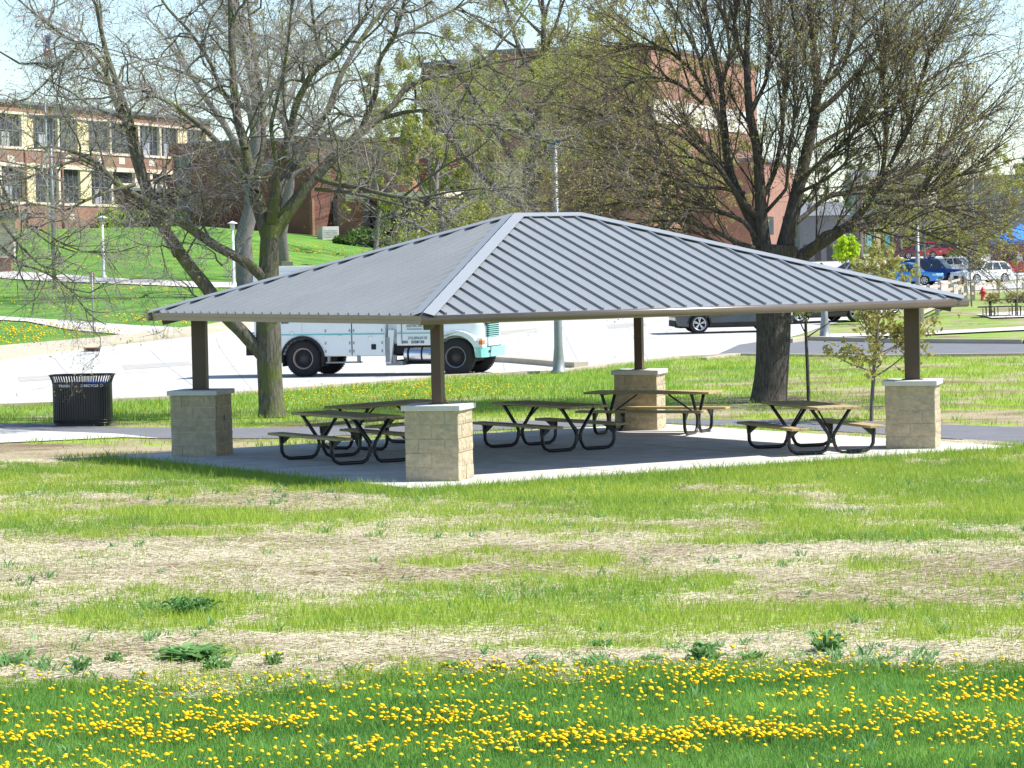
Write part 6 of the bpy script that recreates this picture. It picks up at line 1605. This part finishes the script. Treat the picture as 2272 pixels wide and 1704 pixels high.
# small board sign beside the second trunk
b = column(639, 640, 160); t = thing('notice_board', 'small tan board sign beside the grey trunk above the truck', 'sign', b)
zA, zB = zat(639, 597, b), zat(639, 580, b); m = MB(); m.box(-.32, .32, -.03, .03, zA, zB, .01); m.build('sign_plate', 'sign_back', t)
m = MB(); m.box(-.05, .05, -.02, .06, 0, zA); m.build('post', 'split_rail', t)
# flagpole
t, b, h, s = pole('flagpole', 'flagpole with a limp red, white and blue flag above the left building', 109, 560, 109, -40, 4, 3, 'lamp_white', False, D=195, cat='flagpole')
fy = zat(109, 146, b); ft = zat(109, 78, b)
def flagpart(nm, mat, z0, z1, x0, x1):
    m = MB(); n = 8; vs = []
    for k in range(n+1):
        u = k/n; z = z0+(z1-z0)*u; vs += [(x0, .10*math.sin(u*5), z), (x1*(1-.12*math.sin(u*6)), .16*math.cos(u*5), z)]
    vs2 = [(x, y+.02, z) for x, y, z in vs]; q = len(vs)
    m.add(vs+vs2, [(2*k, 2*k+1, 2*k+3, 2*k+2) for k in range(n)]+[(q+2*k, q+2*k+2, q+2*k+3, q+2*k+1) for k in range(n)])
    return m.build(nm, mat, t)
flagpart('flag_field', 'flag_blue', ft-.95, ft, .08, .45)
for i in range(4): flagpart('flag_stripe', 'flag_red' if i % 2 == 0 else 'flag_white', fy, ft-.9, .06+i*.13, .20+i*.13)
# lit canopy pillar and brick bench pier at the far left
b = column(18, 585, 186); t = thing('entrance_pier', 'tan stone pillar under a flat canopy at the left edge', 'pillar', b)
hh = zat(18, 485, b); m = MB(); m.box(-.45, .45, -.4, .4, 0, hh); m.build('pillar', 'cream_stone', t)
m = MB(); m.box(-6, 1.2, -1.2, 1.5, hh, hh+.5); m.build('canopy', 'roof_edge', t)
b = column(5, 600, 180); t = thing('brick_planter', 'low red brick wall end with a stone cap at the left edge', 'wall', b)
hh = zat(5, 572, b); m = MB(); m.box(-4, .62, -.3, .3, 0, hh); m.build('wall', 'brick_orange', t)
m = MB(); m.box(-4.1, .72, -.38, .38, hh, hh+.12); m.build('cap', 'cream_stone', t)
# storm drain inlet in the kerb
b = G(205, 781); t = thing('storm_drain', 'rusty storm drain inlet set in the kerb at the left', 'drain', (b.x, b.y-.12, b.z), math.radians(11))
m = MB(); m.box(-.30, .30, -.06, .5, .145, .17); m.box(-.30, -.25, -.06, .02, 0, .145); m.box(.25, .30, -.06, .02, 0, .145); m.build('inlet_frame', 'inlet_rust', t)
m = MB(); m.box(-.25, .25, -.052, .0, .0, .145); m.build('inlet_throat', 'inlet_dark', t)
# hydrant
b = column(2181, 667); t = thing('fire_hydrant', 'red fire hydrant standing behind the split rail fence', 'fire hydrant', b)
m = MB(); m.lathe([(.17, 0), (.17, .05), (.12, .06), (.115, .45), (.15, .46), (.15, .52), (.12, .54), (.11, .62), (.06, .72), (.03, .73), (.03, .78), (0, .78)], 16)
m.build('barrel', 'hydrant_red', t); m = MB(); m.lathe([(.06, -.2), (.06, .2), (0, .2)], 10, c=(0, 0, .40), axis='x'); m.lathe([(.07, -.2), (.07, 0)], 10, c=(0, 0, .36), axis='y'); m.build('outlet_cap', 'hydrant_red', t)
# split rail fence
def fence(label, pix, name='split_rail_fence'):
    P = [column(*q) for q in pix]; t = thing(name, label, 'fence', P[0]); o = P[0]
    for a in P:
        m = MB(); v = a-o; m.box(v.x-.09, v.x+.09, v.y-.07, v.y+.07, v.z-.1, v.z+1.15, .01); m.build('post', 'split_rail', t)
    for a, c in zip(P[:-1], P[1:]):
        for z in (.42, .92):
            m = MB(); m.beam(a-o+Vector((0, 0, z+random.uniform(-.03, .03))), c-o+Vector((0, 0, z+random.uniform(-.03, .03))), .07, .13); m.build('rail', 'split_rail', t)
    return t
fence('weathered split rail fence running from the hydrant toward the roof edge', [(2272, 660), (2215, 664), (2160, 667), (2143, 669), (2113, 682), (2080, 700), (2045, 716)])
fence('second split rail fence along the parking lot behind the roof corner', [(2130, 655), (2108, 662), (2085, 672), (2060, 684)])
# white railing at the right
P = [column(2225, 650, 158), column(2300, 645, 150)]; t = thing('metal_railing', 'white metal railing with thin bars in front of the large red car', 'railing', P[0])
v = P[1]-P[0]; m = MB()
for z in (.12, 1.0): m.beam((0, 0, z), (v.x, v.y, v.z+z+.35), .05, .05)
for k in range(22): u = k/21; m.tube([(v.x*u, v.y*u, .1+(v.z+.35)*u), (v.x*u, v.y*u, 1.0+(v.z+.35)*u)], .012, 4)
m.build('bars', 'lamp_white', t)
# black metal picnic table at the right edge
b = column(2225, 703); t = thing('metal_picnic_table', 'black metal picnic table on a small pad at the right edge', 'picnic table', b, math.radians(4))
m = MB(); m.box(-.80, .95, -.42, .42, .72, .76, .01); m.build('tabletop', 'black_metal', t)
for y0 in (-.82, .55):
    m = MB(); m.box(-1.25 if y0 < 0 else -.9, .95, y0, y0+.28, .43, .46, .01); m.build('bench', 'black_metal', t)
for x in (-.55, .6):
    m = MB()
    for sg2 in (-1, 1):
        m.tube([(x, .12*sg2, .72), (x, .12*sg2, .10), (x, .18*sg2, .03), (x, .62*sg2, .03), (x, .70*sg2, .09), (x, .72*sg2, .43)], .028, 8)
        m.tube([(x-.18, .55*sg2, .43), (x-.18, .55*sg2, .06), (x-.05, .55*sg2, .03), (x+.08, .55*sg2, .03), (x+.2, .55*sg2, .08), (x+.2, .55*sg2, .43)], .02, 6)
    m.build('leg_frame', 'black_metal', t)
# art banners beside the far shop
b = column(1960, 560, 270); t = thing('banner_row', 'row of small multicoloured banners in the distance under the tree', 'banner', b)
for i, mt in enumerate(('teal_paint', 'yellow_paint', 'teal_stripe', 'paint_maroon')):
    m = MB(); m.box(-1.5+i*.85, -1.1+i*.85, -.02, .02, 1.3, 2.9); m.build('banner', mt, t)
    m = MB(); m.tube([(-1.65+i*.85, 0, 0), (-1.65+i*.85, 0, 3.5)], .03, 5); m.build('post', 'galvanised', t)
